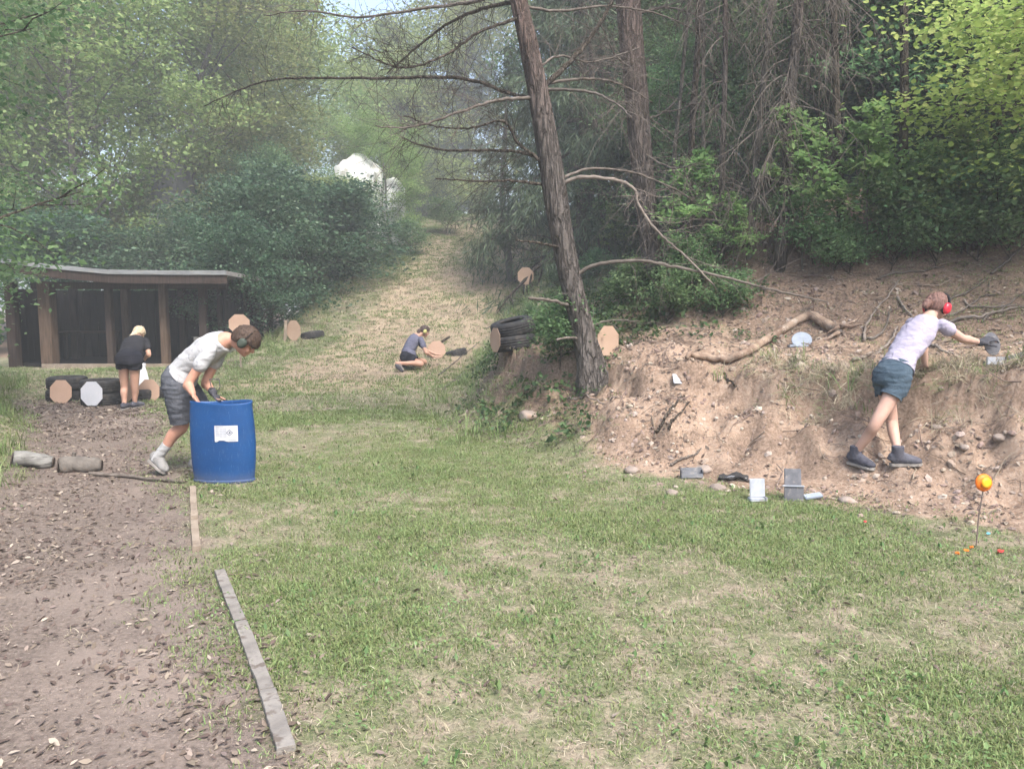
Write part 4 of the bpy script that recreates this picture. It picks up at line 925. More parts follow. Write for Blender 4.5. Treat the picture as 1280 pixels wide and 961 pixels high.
tyre(g3[0]+.22, g3[1]+.62, g3[2]-.02, 'tyre lying on the ground at the right of that row', 'tyres', rz=5, Ro=.30)
sc1 = g1[1]/FPX
octagon(np.array([at(76, 490, g1[1]-.06)[0], g1[1]-.06, at(76, 490, g1[1]-.06)[2]]), 27*sc1, 30*sc1, 'tan octagon leaning on the leftmost tyre stack', 'cardboard_pink', lean=-6)
c = at(114.5, 492, g2[1]-.06); octagon(c, 27*g2[1]/FPX, 30*g2[1]/FPX, 'white octagon on the tyre stack beside the bending person', 'paper_white', lean=-4)
c = at(186, 489, g3[1]+.25); octagon(c, 27*g3[1]/FPX, 30*g3[1]/FPX, 'tan octagon just right of the bending person\'s legs', 'cardboard_pink', lean=-6)
c = at(155, 488, g3[1]+.05); octagon(c, 26*g3[1]/FPX, 30*g3[1]/FPX, 'tan octagon half hidden behind the bending person\'s legs', 'cardboard_pink', lean=-6)
# white tapered bucket upside down behind it
b = np.array([at(179, 478, g3[1]+.75)[0], g3[1]+.75, 0]); b[2] = Hs(b[0], b[1])
tb = thing('white_container', 'white tapered plastic container behind the row of octagons', 'container', b)
MB().lathe([(.13, 0), (.135, .03), (.13, .05), (.07, .40), (.05, .46), (.05, .52)], 24).build('body', M['white_plastic'], tb, smooth=True)
MB().lathe([(.056, .50), (.056, .55), (.03, .555)], 20).build('lid', M['white_plastic'], tb)
# octagon by the shed behind the man's head
g = gp(300, 440); Yq = 17.2; c = at(299, 405, Yq); octagon(c, 25*Yq/FPX, 24*Yq/FPX, 'tan octagon on a stake near the right end of the shed', 'cardboard_pink', yaw=8, stake=max(.2, c[2]-Hs(c[0], c[1])-.2))
# single tyre with octagon and post on the left edge of the track
g = gp(375, 427); sc_ = g[1]/FPX
tyre(g[0]+.22, g[1]+.45, g[2]+.03, 'single tyre lying on the left edge of the hill track', 'tyres', rx=-6, ry=-9)
c = at(367, 413, g[1]); octagon(c, 20*sc_, 25*sc_, 'tan octagon beside the single tyre on the track edge', 'cardboard', yaw=-20)
b = at(357, 428, g[1]+.02); b[2] = Hs(b[0], b[1]); o = MB().box((0, 0, .22), (.075, .06, .62), rotm(0, 4, 20)).build('short_post', M['plank_brown'], None, None, bevel=.006, loc=b); tag(o, 'short wooden post beside the single tyre', 'post')
# tyres half buried in the bank left of the pine
g = gp(640, 438)
gT = 'tyres'
tyre(g[0]+.03, g[1]+.30, g[2]-.02, 'lower tyre set in the green bank left of the pine', gT, ry=-8, rx=-3)
tyre(g[0]+.01, g[1]+.31, g[2]+.205, 'upper tyre set in the green bank left of the pine', gT, ry=-14, rx=-2, rz=40)
c = at(619, 425, g[1]+.02); octagon(c, 27*g[1]/FPX, 30*g[1]/FPX, 'tan octagon seen edge-on at the tyres left of the pine', 'cardboard_pink', yaw=-62)
# octagon right of the pine
Yo = gp(760, 448)[1]; c = at(760, 426, Yo); octagon(c, 28*Yo/FPX, 37*Yo/FPX, 'tan octagon standing just right of the leaning pine', 'cardboard', yaw=14, stake=.12)
# far octagon beside the young spruce + pale split log
g = gp(656, 357); g = g*np.array([1, 0, 0])+np.array([0, min(g[1], 24.)-.3, 0]); c = at(657, 345, g[1]); octagon(c, 20*g[1]/FPX, 21*g[1]/FPX, 'small far tan octagon beside the young spruce', 'cardboard', yaw=10, stake=max(.1, c[2]-Hs(c[0], c[1])-.1))
b = at(668, 349, g[1]+.5); b[2] = Hs(b[0], b[1]); lg = thing('cut_log', 'dark cut log stacked behind the far octagon', 'log', b)
MB().tube([(-.35, 0, .20), (0, .02, .21), (.4, .04, .2)], [.19, .2, .19], 14, wob=.08).build('bark', M['bark_dark'], lg, smooth=True)
MB().tube([(-.36, 0, .2), (-.352, 0, .2)], [.175, .175], 14).build('cut_face', M['plank_brown'], lg)
# kneeling person's octagon with tyre and board
g = gp(545, 449); YK = g[1]; c = at(546, 437, YK+.1); octagon(c, 22*YK/FPX, 22*YK/FPX, 'tan octagon the kneeling person is fixing', 'cardboard_pink', yaw=20, lean=-12)
b = at(556, 446, YK+.3); tyre(b[0]+.25, b[1]+.25, Hs(b[0]+.25, b[1]+.25)-.08, 'tyre sunk into the bank behind the kneeling person\'s octagon', 'tyres', ry=-14, Ro=.27)
p0 = at(548, 430, YK+.25); p1 = at(562, 421, YK+.5); o = MB().tube([p0, p1], [.035, .03], 6).build('dark_stick', M['bark_dark'], None, p0, loc=p0); tag(o, 'short dark stick above the kneeling person\'s octagon', 'stick')
# ---------------------------------------------------------------- barrel
gb = gp(274, 606); BX = np.array([gb[0], gb[1]+.13, 0]); BX[2] = Hs(BX[0], BX[1])-.02
FLAT = .42; RB = 41.5*gb[1]/FPX*1.01; HB = (607-500)*(gb[1]+.05)/FPX
bar = thing('plastic_barrel', 'blue plastic barrel standing on the grass in front of the man', 'barrel', BX)
prof = [(RB*.90, 0), (RB*.915, .012), (RB*.925, .05), (RB*.95, .12), (RB*.985, HB*.30), (RB*1.0, HB*.5), (RB*.99, HB*.68), (RB*.965, HB*.86), (RB*.945, HB*.955), (RB*.95, HB*.97), (RB*.955, HB*.99), (RB*.94, HB), (RB*.91, HB*.997), (RB*.905, HB*.97), (RB*.93, HB*.8), (RB*.95, HB*.5), (RB*.88, .02)]
mb = MB(); mb.lathe(prof, 96)
V = mb.v[0]; a = np.arctan2(V[:, 1], V[:, 0])          # soft dents
dent = .012*np.exp(-((a+1.75)/.35)**2-((V[:, 2]-HB*.87)/.05)**2)+.006*np.sin(3*a+1)*np.exp(-((V[:, 2]-HB*.9)/.1)**2)
rr = np.hypot(V[:, 0], V[:, 1])+1e-9; V[:, :2] *= ((rr-dent)/rr)[:, None]; V[:, 2] += np.where(V[:, 2] > HB*.9, .010*np.sin(2*a+.6), 0)
V[:, 1] *= FLAT; mb.build('drum_body', M['barrel_blue'], bar, smooth=True)
mb = MB(); mb.lathe([(RB*.925, .028), (RB*.948, .034), (RB*.95, .05), (RB*.93, .056)], 96, closed=True); mb.v[0][:, 1] *= FLAT; mb.build('foot_ring', M['barrel_blue'], bar, smooth=True)
# paper label, curved on the drum, torn lower left corner
PO = [q for q in prof[:12]]
def drum_pt(un, z, off):
    """point on the front of the drum: un = sideways in radii, z height"""
    r_ = np.interp(z, [q[1] for q in PO], [q[0] for q in PO]); x = un*RB; yy = -math.sqrt(max(0, 1-(x/r_)**2))*r_*FLAT-off
    return (x, yy, z)
LA0 = (271-274.5)/41.5; LA1 = (299-274.5)/41.5
z1, z0 = HB*(1-(530-502)/105.), HB*(1-(550-502)/105.)
def lab(name, mat, a0, a1, za, zb, off, n=10, par=None, torn=False):
    V = []; F = []
    for i in range(n+1):
        an = a0+(a1-a0)*i/n; zl = za+(.012*(1 if 2 <= i <= 4 else .3 if i == 5 else 0) if torn else 0)
        V += [drum_pt(an, zl, off), drum_pt(an, zb, off)]
    F = [(2*i, 2*i+2, 2*i+3, 2*i+1) for i in range(n)]
    return MB().add(V, F).build(name, M[mat], par)
lb = lab('label', 'paper_white', LA0, LA1, z0, z1, .006, par=bar, torn=True)
LW = LA1-LA0; LH = z1-z0
pr = MB()
for k in range(7):       # lines of small print
    zc = z0+LH*(.88-.1*k)
    for j in range(3 if k else 1):
        a0 = LA0+LW*(.06+.16*j+.02*random.random()); a1 = a0+LW*(.11+.03*random.random()); V = []
        if zc < z0+LH*.3 and j == 0: continue
        pr.add([drum_pt(a0, zc, .0085), drum_pt(a1, zc, .0085), drum_pt(a1, zc+LH*.035, .0085), drum_pt(a0, zc+LH*.035, .0085)], [(0, 1, 2, 3)])
for (fa, fb, za, zb) in [(.06, .4, .93, .965), (.60, .93, .06, .12), (.60, .93, .20, .23), (.62, .92, .86, .9), (.5, .515, .15, .9)]:
    pr.add([drum_pt(LA0+LW*fa, z0+LH*za, .0085), drum_pt(LA0+LW*fb, z0+LH*za, .0085), drum_pt(LA0+LW*fb, z0+LH*zb, .0085), drum_pt(LA0+LW*fa, z0+LH*zb, .0085)], [(0, 1, 2, 3)])
tag(pr.build('label_print', M['ink_grey'], lb), kind='stuff')
pr = MB(); ca, cz, dr = LA0+LW*.66, z0+LH*.56, LH*.2     # hazard diamond
for (s1, s2) in ((1., .82),):
    q = [(0, -1), (1, 0), (0, 1), (-1, 0)]
    O = [drum_pt(ca+x*dr/RB, cz+z*dr, .0085) for x, z in q]; I = [drum_pt(ca+x*dr*.8/RB, cz+z*dr*.8, .0085) for x, z in q]
    pr.add(O+I, [(i, (i+1) % 4, 4+(i+1) % 4, 4+i) for i in range(4)])
pr.add([drum_pt(ca-.35*dr/RB, cz-.3*dr, .0085), drum_pt(ca+.35*dr/RB, cz-.15*dr, .0085), drum_pt(ca+.1*dr/RB, cz+.45*dr, .0085)], [(0, 1, 2)])
tag(pr.build('hazard_mark', M['ink'], lb), kind='stuff')
# ---------------------------------------------------------------- wooden strips edging the path
def strip(u0, v0, u1, v1, w, th, label, mat='plank', roll=0., name='wooden_plank'):
    a = gp(u0, v0); b = gp(u1, v1); n = 12; L = np.linalg.norm(b-a); d = nrm(b-a); s = nrm(np.cross(d, (0, 0, 1)))
    mb = MB(); V = []; r = np.random.default_rng(int(u0+v0))
    for i in range(n+1):
        c = a+(b-a)*i/n; zc = max(Hs(c[0], c[1]), (a[2]+b[2])/2-.01)*.4+(a+(b-a)*i/n)[2]*.6+.012; ww = w*(1+.06*(vn(np.array([i*.5]), np.array([u0*.1]), 3)[0]-.5)); e = r.normal(0, .0008)
        for (q, z) in ((-1, -.03), (1, -.03), (1, th+roll*.02), (.93, th+.004+roll*.02), (-.93, th+.004), (-1, th)):
            V.append(np.array([c[0], c[1], zc+z+r.normal(0, .0012)])+s*(q*ww/2+e))
    F = [(i*6+j, i*6+(j+1) % 6, (i+1)*6+(j+1) % 6, (i+1)*6+j) for i in range(n) for j in range(6)]+[tuple(range(6))[::-1], tuple(range(n*6, n*6+6))]
    o = mb.add(V, F).build(name, M[mat], None, a, loc=a); return tag(o, label, 'plank', 'weathered strips edging the dirt path')
strip(275, 718, 300, 782, .058, .016, 'grey weathered plank, farthest of the three-piece row in front')
strip(301, 783, 334, 868, .060, .014, 'grey weathered plank in the middle of the three-piece row')
strip(335, 869, 358, 942, .066, .012, 'grey weathered plank nearest the camera, with a broken end')
strip(241, 612, 243, 650, .05, .02, 'thin grey strip running down from the barrel', 'plank_brown')
strip(243, 655, 246, 690, .05, .02, 'thin grey strip ending in the leaf litter', 'plank_brown')
def rod(pix, w, label, name, mat, cat, n=16, lift=.02, w2=None, group=None, jit=.012, depth=None, sides=8):
    """stick lying on the terrain along photo pixels"""
    P_ = [gp(u, v) for u, v in pix]; P_ = spline(P_, n*2); r = np.random.default_rng(int(pix[0][0]*7+pix[0][1]))
    zt = H(P_[:, 0], P_[:, 1]); P_[:, 2] = np.maximum(zt, (P_[:, 2]+zt)/2)+lift+np.abs(r.normal(0, jit*.5, len(P_)))
    P_[:, :2] += r.normal(0, jit*.4, (len(P_), 2))
    mb = MB(); mb.tube(P_, np.linspace(w, w2 if w2 else w*.45, len(P_)), sides, wob=.25)
    o = mb.build(name, M[mat], None, P_[0], smooth=True, loc=P_[0]); return tag(o, label, cat, group)
rod([(112, 594), (150, 597), (190, 602), (228, 605)], .018, 'thin straight pole lying from the grey log to the barrel', 'wooden_pole', 'dead_branch', 'pole', w2=.014, jit=.003)
# logs at the left
def log_(u0, v0, u1, v1, r0, r1, label, mat, emat, stub=True):
    a = gp(u0, v0); b = gp(u1, v1); rr = (r0+r1)/2
    a[2] = Hs(a[0], a[1])+r0*.85; b[2] = Hs(b[0], b[1])+r1*.85; base = np.array([a[0], a[1], a[2]-r0]); t = thing('log', label, 'log', base, 'logs by the left bank')
    P_ = spline([a, a+(b-a)*.3+np.array([0, .01, .012]), a+(b-a)*.7+np.array([0, -.01, .006]), b], 18)
    mb = MB(); ra = np.interp(np.linspace(0, 1, 18), [0, .04, .3, .75, .94, 1], [r0*.93, r0, r0*1.04, r0*1.0, r1, r1*.9]); mb.tube(P_, ra, 18, wob=.12); q_ = mb.v[0]; q_ += (np.stack([fbm(q_[:, 0]*7+k_*9, q_[:, 2]*7+q_[:, 1]*5, 5+k_, 3) for k_ in range(3)], 1)-.5)*.05; mb.build('bark', M[mat], t, base, smooth=True)
    d = nrm(b-a); mb = MB(); mb.tube([b+d*.002, b+d*.014], [r1*.84, r1*.8], 14); mb.build('cut_end', M[emat], t, base); mb = MB(); mb.tube([a-d*.014, a-d*.002], [r0*.86, r0*.88], 14); mb.build('cut_end', M[emat], t, base)
    if stub: m = P_[6]; MB().tube([m+np.array([0, 0, r0*.7]), m+np.array([.01, 0, r0*1.35])], [.022, .018], 8).build('branch_stub', M[mat], t, base)
log_(18, 582, 66, 584, .075, .06, 'pale birch log with dark marks at the left bank', 'birch', 'log_end', False)
log_(76, 590, 126, 588, .080, .062, 'thick grey log with a dark end beside the dirt path', 'log_grey', 'log_end')
# ---------------------------------------------------------------- dead wood on the bank
def root_log():
    pix = [(858, 450), (880, 447), (905, 452), (930, 443), (960, 425), (985, 410), (1008, 398), (1025, 404), (1042, 411), (1052, 414)]
    P_ = [gp(u, v+4) for u, v in pix]; P_ = spline(P_, 50); zt = H(P_[:, 0], P_[:, 1]); P_[:, 2] = np.maximum(P_[:, 2], zt)+.05
    base = P_[0].copy(); t = thing('fallen_root_log', 'twisted fallen log ending in a brown root ball on the bank', 'log', base)
    rad = np.interp(np.linspace(0, 1, 50), [0, .1, .4, .7, .88, 1.], [.022, .035, .045, .05, .062, .075]); mb = MB(); mb.tube(P_, rad, 12, wob=.25); mb.build('stem', M['root_log'], t, base, smooth=True)
    r = np.random.default_rng(4); e = P_[-1]
    for k in range(9):
        q = grow(r, e+r.normal(0, .03, 3), (r.normal(.3, .7), r.normal(0, .5), r.normal(-.05, .45)), .12+.25*r.random(), 5, -.1, .25); MB().tube(q, np.linspace(.024, .006, 6), 6).build('root', M['root_log'], t, base, smooth=True)
root_log()
gS = 'dead sticks lying on the bank'
for pix, w, lb_, mt in [
    ([(1066, 452), (1085, 446), (1110, 432), (1122, 412)], .020, 'thick pale stick behind the reaching person\'s hip', 'dead_pale'),
    ([(1080, 428), (1082, 412), (1096, 388), (1112, 370), (1124, 352)], .016, 'curved pale stick rising left of the reaching person', 'dead_pale'),
    ([(1080, 426), (1095, 424), (1108, 408), (1114, 388)], .016, 'hooked stick left of the reaching person\'s shoulder', 'dead_branch'),
    ([(1122, 374), (1134, 392), (1142, 402)], .014, 'short stick at the reaching person\'s collar', 'dead_pale'),
    ([(1150, 436), (1172, 438), (1192, 446)], .018, 'pale stick lying beyond the reaching person\'s waist', 'dead_pale'),
    ([(1185, 406), (1225, 400), (1250, 392), (1282, 386)], .018, 'long pale stick above the round plate', 'dead_pale'),
    ([(1205, 378), (1215, 386), (1245, 387), (1270, 384)], .014, 'curved stick above the long pale one', 'dead_pale'),
    ([(1180, 382), (1200, 372), (1222, 360), (1236, 350)], .014, 'straight stick right of the red ear muff', 'dead_branch'),
    ([(1228, 405), (1248, 392), (1268, 378), (1282, 366)], .012, 'thin stick crossing the long pale one', 'dead_branch'),
    ([(1175, 398), (1195, 395), (1225, 376), (1250, 372)], .012, 'thin stick behind the outstretched arm', 'dead_branch'),
    ([(820, 545), (832, 524), (845, 508), (856, 498)], .016, 'dark forked stick on the clay slope below the light plate', 'bark_dark'),
    ([(836, 540), (848, 520), (862, 506)], .012, 'second dark stick lying beside the forked one', 'bark_dark'),
    ([(838, 585), (860, 574), (876, 563)], .012, 'pale stick above the dark steel box', 'dead_branch'),
    ([(905, 470), (914, 482), (921, 494)], .013, 'short dark stick below the root log', 'bark_dark'),
    ([(548, 470), (575, 448), (600, 428)], .014, 'long thin stick on the bank edge beside the kneeling person', 'dead_branch'),
    ([(552, 490), (580, 468), (604, 452)], .012, 'second long stick on the bank edge below the kneeling person', 'dead_branch'),
    ([(700, 500), (735, 498), (770, 499)], .012, 'pale stick at the foot of the leaning pine', 'dead_pale'),
    ([(605, 412), (622, 410), (650, 402), (662, 400)], .018, 'pale stick lying on top of the two bank tyres', 'dead_branch'),
    ([(1096, 352), (1110, 346), (1150, 342), (1180, 336)], .014, 'stick lying along the shade of the right wood', 'dead_branch'),
    ([(1240, 344), (1262, 326), (1282, 312)], .016, 'pale stick at the right edge of the wood', 'dead_branch')]:
    rod(pix, w, lb_, 'dead_stick', mt, 'stick', w2=w*.5, group=gS)
# countable stones at the foot of the bank
rs = np.random.default_rng(44)
for u, v, s_, lb_ in [(880, 590, .07, 'pale oblong stone between the dark box and the bag'), (840, 618, .05, 'pale stone below the dark steel box'), (898, 612, .05, 'small pale stone left of the white plate'), (1060, 628, .055, 'pale stone right of the fallen plate'),
                      (790, 590, .06, 'pale stone at the left end of the bank foot'), (660, 522, .10, 'tan stone in the grass below the pine'), (1205, 560, .035, 'stone set in the clay face below the ledge'), (1170, 535, .04, 'stone below the ledge left of the orange target'), (1250, 548, .045, 'biggest stone in the clay at the right edge')]:
    p = gp(u, v); bm = bmesh.new(); bmesh.ops.create_icosphere(bm, subdivisions=3, radius=s_)
    for vv in bm.verts: q = mnoise.noise(vv.co*14+Vector((u, v, 0)))*.3+abs(mnoise.noise(vv.co*30+Vector((u, v, 0))))*.25; vv.co = Vector((vv.co.x*1.35, vv.co.y, vv.co.z*.7))*(1+q)
    me = bpy.data.meshes.new('stone'); bm.to_mesh(me); bm.free(); me.polygons.foreach_set('use_smooth', np.ones(len(me.polygons), bool))
    o = mesh_obj('stone', me, M['stone'], None, p+np.array([0, s_*.3, s_*.15])); o.rotation_euler = (0, 0, rs.random()*6); tag(o, lb_, 'stone', 'loose stones on the bank')
# ---------------------------------------------------------------- steel plates
def on(u, v): return gp(u, v)
def plate(name, label, u, v, parts, yaw=0, cat='steel plate', dz=0.):
    b = on(u, v); b[2] += dz; t = thing(name, label, cat, b, 'steel targets on the bank'); t.rotation_euler = (0, 0, R(yaw)); s = b[1]/FPX
    for nm, c, size, rx, ry, mat in parts:
        MB().box(np.array(c)*s, np.array(size)*s, rotm(rx, ry, 0)).build(nm, M[mat], t, bevel=.004)
    return t
plate('steel_plate', 'white square steel plate standing at the foot of the bank', 946, 626, [('plate', (0, 0, 17), (20, 1.4, 24), -8, 0, 'steel_white'), ('base', (0, -2, 3), (22, 12, 4), 0, 0, 'steel_white'), ('foot', (9, 3, 4), (3, 26, 5), 0, 0, 'steel_grey')], 6)
plate('steel_plate', 'tall dark steel plate with a pale seam at the foot of the bank', 992, 626, [('lower_plate', (0, 0, 9), (24, 2, 19), -6, 0, 'steel_dark'), ('upper_plate', (-1.5, 3, 30), (21, 2, 22), -14, 0, 'steel_dark'), ('seam_bar', (-1, -.4, 19.5), (27, 2.6, 2), 0, 0, 'steel_white'), ('foot', (0, 12, 2), (4, 24, 4), 0, 0, 'steel_dark')], -6)
plate('steel_plate', 'fallen blue-grey plate lying right of the tall dark one', 1017, 625, [('plate', (0, 2, 5), (24, 9, 3), 22, -6, 'steel_blue'), ('foot', (8, 6, 3), (5, 12, 5), 0, 0, 'steel_dark')], 10)
plate('steel_plate', 'small light square plate lying on the clay below the root log', 851, 478, [('plate', (0, 2, 4), (19, 14, 1.4), 52, 4, 'steel_white'), ('bracket', (0, 5, 2), (5, 8, 4), 0, 0, 'steel_grey')], 8)
plate('steel_box', 'dark open steel box at the left end of the plates', 865, 598, [('bottom', (0, 4, 1.5), (27, 12, 2), 0, -3, 'steel_dark'), ('back_wall', (0, 9, 7), (27, 1.5, 11), 0, -3, 'steel_grey'), ('front_lip', (0, -1.5, 3.5), (27, 1.5, 5), 0, -3, 'steel_grey'), ('side_wall', (-13.5, 4, 5.5), (1.4, 11, 9), 0, 0, 'steel_dark'), ('side_wall', (13, 4, 6), (1.4, 11, 10), 0, 0, 'steel_dark')], -6, 'box')
# crumpled dark mat
b = on(918, 602); t = thing('rubber_scrap', 'crumpled dark rubber scrap between the steel box and the white plate', 'rubber scrap', b); s = b[1]/FPX
bm = bmesh.new(); bmesh.ops.create_grid(bm, x_segments=14, y_segments=10, size=1.)
for v in bm.verts:
    q = mnoise.noise(Vector((v.co.x*1.6, v.co.y*1.6, 3)))+.5*mnoise.noise(Vector((v.co.x*4, v.co.y*4, 1)))
    v.co = Vector((v.co.x*19+v.co.y*3, v.co.y*8+4, 5+5*q+(4 if v.co.y > .2 else 0)*(1-v.co.x**2)))*s
me = bpy.data.meshes.new('sheet'); bm.to_mesh(me); bm.free(); o = mesh_obj('sheet', me, M['rubber'], t); sm_ = o.modifiers.new('thick', 'SOLIDIFY'); sm_.thickness = .012
MB().tube(np.array([(-16, 2, 3), (-4, 0, 7), (8, 1, 5), (18, 3, 3)])*s, [.008]*4, 6).build('rolled_edge', M['steel_grey'], t)
# blueish disc plate by the root log
b = on(1003, 432); t = thing('disc_plate', 'pale blue round plate lying tilted beside the root log', 'steel plate', b, 'steel targets on the bank'); s = b[1]/FPX
MB().lathe([(0.001, -.006), (11.5*s, -.006), (12.2*s, 0), (11.5*s, .006), (.001, .006)], 40, (0, 3*s, 7*s), rotm(50, -22, 0)).build('disc', M['steel_blue'], t)
MB().box(np.array([-3, 4, 1])*s, np.array([26, 8, 3])*s, rotm(0, -8, 0)).build('foot_bar', M['steel_blue'], t, bevel=.003)
# popper the person sets up: round dark plate on a pale base with a dark bar behind
b = on(1243, 458); t = thing('round_steel_target', 'dark round steel plate on a pale base being set up on the ledge', 'steel target', b, 'steel targets on the bank'); s = b[1]/FPX
PLC = np.array([(1240-1243)*s, 0.02, 28*s]); 
MB().box(np.array([1, 0, 7])*s, np.array([22, 3, 10])*s, rotm(-4, 0, 0)).build('base', M['steel_white'], t, bevel=.004)
MB().box(np.array([2, 5, 4])*s, np.array([26, 12, 4])*s).build('foot', M['steel_grey'], t, bevel=.004)
MB().box(np.array([25, 3, 12])*s, np.array([28, 5, 5])*s, rotm(0, -14, 0)).build('spring_bar', M['steel_dark'], t, bevel=.004)
MB().lathe([(.001, -.005), (12.5*s, -.005), (13*s, 0), (12.5*s, .005), (.001, .005)], 44, PLC, rotm(90, 0, 0) @ np.diag([.86, 1.12, 1.]) if False else rotm(84, -18, 12) @ np.diag([.88, 1.15, 1.])).build('plate', M['steel_dark'], t)
# ---------------------------------------------------------------- orange clay on a rod, fragments
b = on(1220, 683); top = at(1230, 603, b[1]+.02); t = thing('clay_target', 'orange clay disc held on a thin rusty rod at the right', 'target', b); s = b[1]/FPX
q = top-b; MB().tube([(0, 0, -.06), q*np.array([.45, 1, .45]), q*.92-np.array([0, 0, .01])], [.0045, .0045, .004], 8).build('rod', M['rusty_rod'], t)
e = q*.86; MB().tube([e, q+np.array([-.035, 0, -.035])], [.003, .0025], 6).build('prong', M['rusty_rod'], t); MB().tube([e, q+np.array([.035, 0, -.035])], [.003, .0025], 6).build('prong', M['rusty_rod'], t)
rr = 11*s; MB().lathe([(rr*1., -.012), (rr*1.02, -.006), (rr*.98, 0), (rr*.8, .008), (rr*.62, .012), (rr*.58, .022), (rr*.3, .024), (.001, .024)], 40, q+np.array([0, -.004, 0]), rotm(82, 0, 6)).build('clay_disc', M['orange'], t, smooth=True)
MB().lathe([(rr*.60, .014), (rr*.60, .0235), (rr*.3, .0262), (.001, .0262)], 40, q+np.array([0, -.004, 0]), rotm(82, 0, 6)).build('clay_dome', M['orange_yellow'], t, smooth=True)
def shard(u, v, w, mat, label, n=6):
    p = gp(u, v); r = np.random.default_rng(int(u)); a = np.sort(r.random(n))*6.28; s = p[1]/FPX; P_ = np.c_[np.cos(a)*w*s*.6, np.sin(a)*w*s*.3]
    o = MB().prism(P_, .012, (0, 0, .014), rotm(70, 10, r.random()*90)).build('clay_fragment', M[mat], None, None, loc=p); tag(o, label, 'fragment', 'broken clay fragments')
shard(1250, 691, 16, 'red', 'bright red clay fragment right of the rod'); shard(1234, 669, 8, 'cyan', 'small light blue fragment beside the rod'); shard(1205, 690, 12, 'orange', 'orange clay fragment left of the rod foot'); shard(1196, 694, 9, 'orange', 'small orange fragment farthest left of the rod'); shard(1214, 686, 8, 'orange', 'small orange fragment at the rod foot'); shard(1082, 654, 5, 'red', 'tiny red fragment in the grass below the person\'s boots')
# ---------------------------------------------------------------- people
def ell(mb, c, ax, n=16, m=10):
    """ellipsoid with axis vectors ax (3x3 rows)"""
    ax = np.asarray(ax, float); V = [c+ax[2]]; F = []
    for i in range(1, m):
        p = math.pi*i/m
        for j in range(n):
            t_ = 2*math.pi*j/n; V.append(c+ax[0]*math.sin(p)*math.cos(t_)+ax[1]*math.sin(p)*math.sin(t_)+ax[2]*math.cos(p))
    V.append(c-ax[2]); L = len(V)-1
    for j in range(n): F += [(0, 1+j, 1+(j+1) % n), (L, L-1-j, L-1-(j+1) % n)]
    for i in range(m-2):
        for j in range(n): a = 1+i*n+j; b = 1+i*n+(j+1) % n; F.append((a, a+n, b+n, b))
    mb.add(np.array(V), F)
def fuse(mb, voxel, it, cuts=(), wr=0., wf=(9, 9, 9), seed=0):
    """closed overlapping shapes -> one continuous skin; cuts = (point, outward dir, radius) open ends"""
    me = mb.mesh('tmp'); bm = bmesh.new(); bm.from_mesh(me); bmesh.ops.recalc_face_normals(bm, faces=bm.faces); bm.to_mesh(me); bm.free()
    o = bpy.data.objects.new('tmp', me); COL.objects.link(o)
    rm = o.modifiers.new('r', 'REMESH'); rm.mode = 'VOXEL'; rm.voxel_size = voxel
    s_ = o.modifiers.new('s', 'SMOOTH'); s_.factor = .5; s_.iterations = it
    dg = bpy.context.evaluated_depsgraph_get(); dg.update(); out = bpy.data.meshes.new_from_object(o.evaluated_get(dg)); bpy.data.objects.remove(o)
    bm = bmesh.new(); bm.from_mesh(out)
    for p, d, rad in cuts:
        p = Vector(p); fs = [f for f in bm.faces if (f.calc_center_median()-p).length < rad]
        gm = list({v for f in fs for v in f.verts})+list({e for f in fs for e in f.edges})+fs
        bmesh.ops.bisect_plane(bm, geom=gm, plane_co=p, plane_no=Vector(d).normalized(), clear_outer=True)
    if wr:
        bm.normal_update()
        for v in bm.verts:
            q = Vector((v.co.x*wf[0]+seed, v.co.y*wf[1], v.co.z*wf[2])); v.co += v.normal*wr*(mnoise.noise(q)+.5*mnoise.noise(q*2.3))
    bm.to_mesh(out); bm.free(); out.polygons.foreach_set('use_smooth', np.ones(len(out.polygons), bool)); out.update(); return out
def attach(me, name, mat, par, base, thick=0.):
    me.transform(Matrix.Translation(-Vector(base))); me.materials.clear(); o = mesh_obj(name, me, M[mat], par)
    if thick: m_ = o.modifiers.new('thickness', 'SOLIDIFY'); m_.thickness = thick; m_.offset = 0.
    return o
def arr(*p): return [np.array(q, float) for q in p]
def torso_tube(mb, S, lat, k=1., grow_=0., lo=0, hi=None, n=28):
    """S = list of (point, half width, half depth)"""
    P_ = spline([s[0] for s in S], 26); w = np.interp(np.linspace(0, len(S)-1, 26), range(len(S)), [s[1]*k+grow_ for s in S]); d = np.interp(np.linspace(0, len(S)-1, 26), range(len(S)), [s[2]*k+grow_ for s in S])
    mb.tube(P_, np.stack([w, d], 1), n, lat=lat)
def limb(mb, pts, rad, n=16, m=22):
    P_ = spline(pts, m); mb.tube(P_, np.interp(np.linspace(0, len(rad)-1, m), range(len(rad)), rad), n)
    for q in range(len(pts)):    # rounded joints
        ell(mb, np.array(pts[q], float), np.eye(3)*rad[min(len(rad)-1, int(round(q*(len(rad)-1)/(len(pts)-1))))]*.97, 12, 8)
def head_shape(mb, c, f, u, l, k=1.):
    E = lambda o, a: ell(mb, c+l*o[0]*k+f*o[1]*k+u*o[2]*k, np.array([l*a[0], f*a[1], u*a[2]])*k, 20, 14)
    E((0, -.012, .02), (.072, .092, .095)); E((0, .02, -.045), (.054, .066, .065)); E((0, .058, -.088), (.028, .026, .022))
    E((0, .096, -.018), (.011, .020, .020)); E((0, .088, .006), (.009, .014, .030)); E((0, .078, .032), (.048, .014, .011)); E((0, .082, -.052), (.022, .012, .006)); E((0, .080, -.064), (.020, .012, .007))
    for s_ in (-1, 1): E((s_*.036, .068, -.03), (.020, .018, .022)); E((s_*.075, -.004, -.004), (.008, .018, .030))
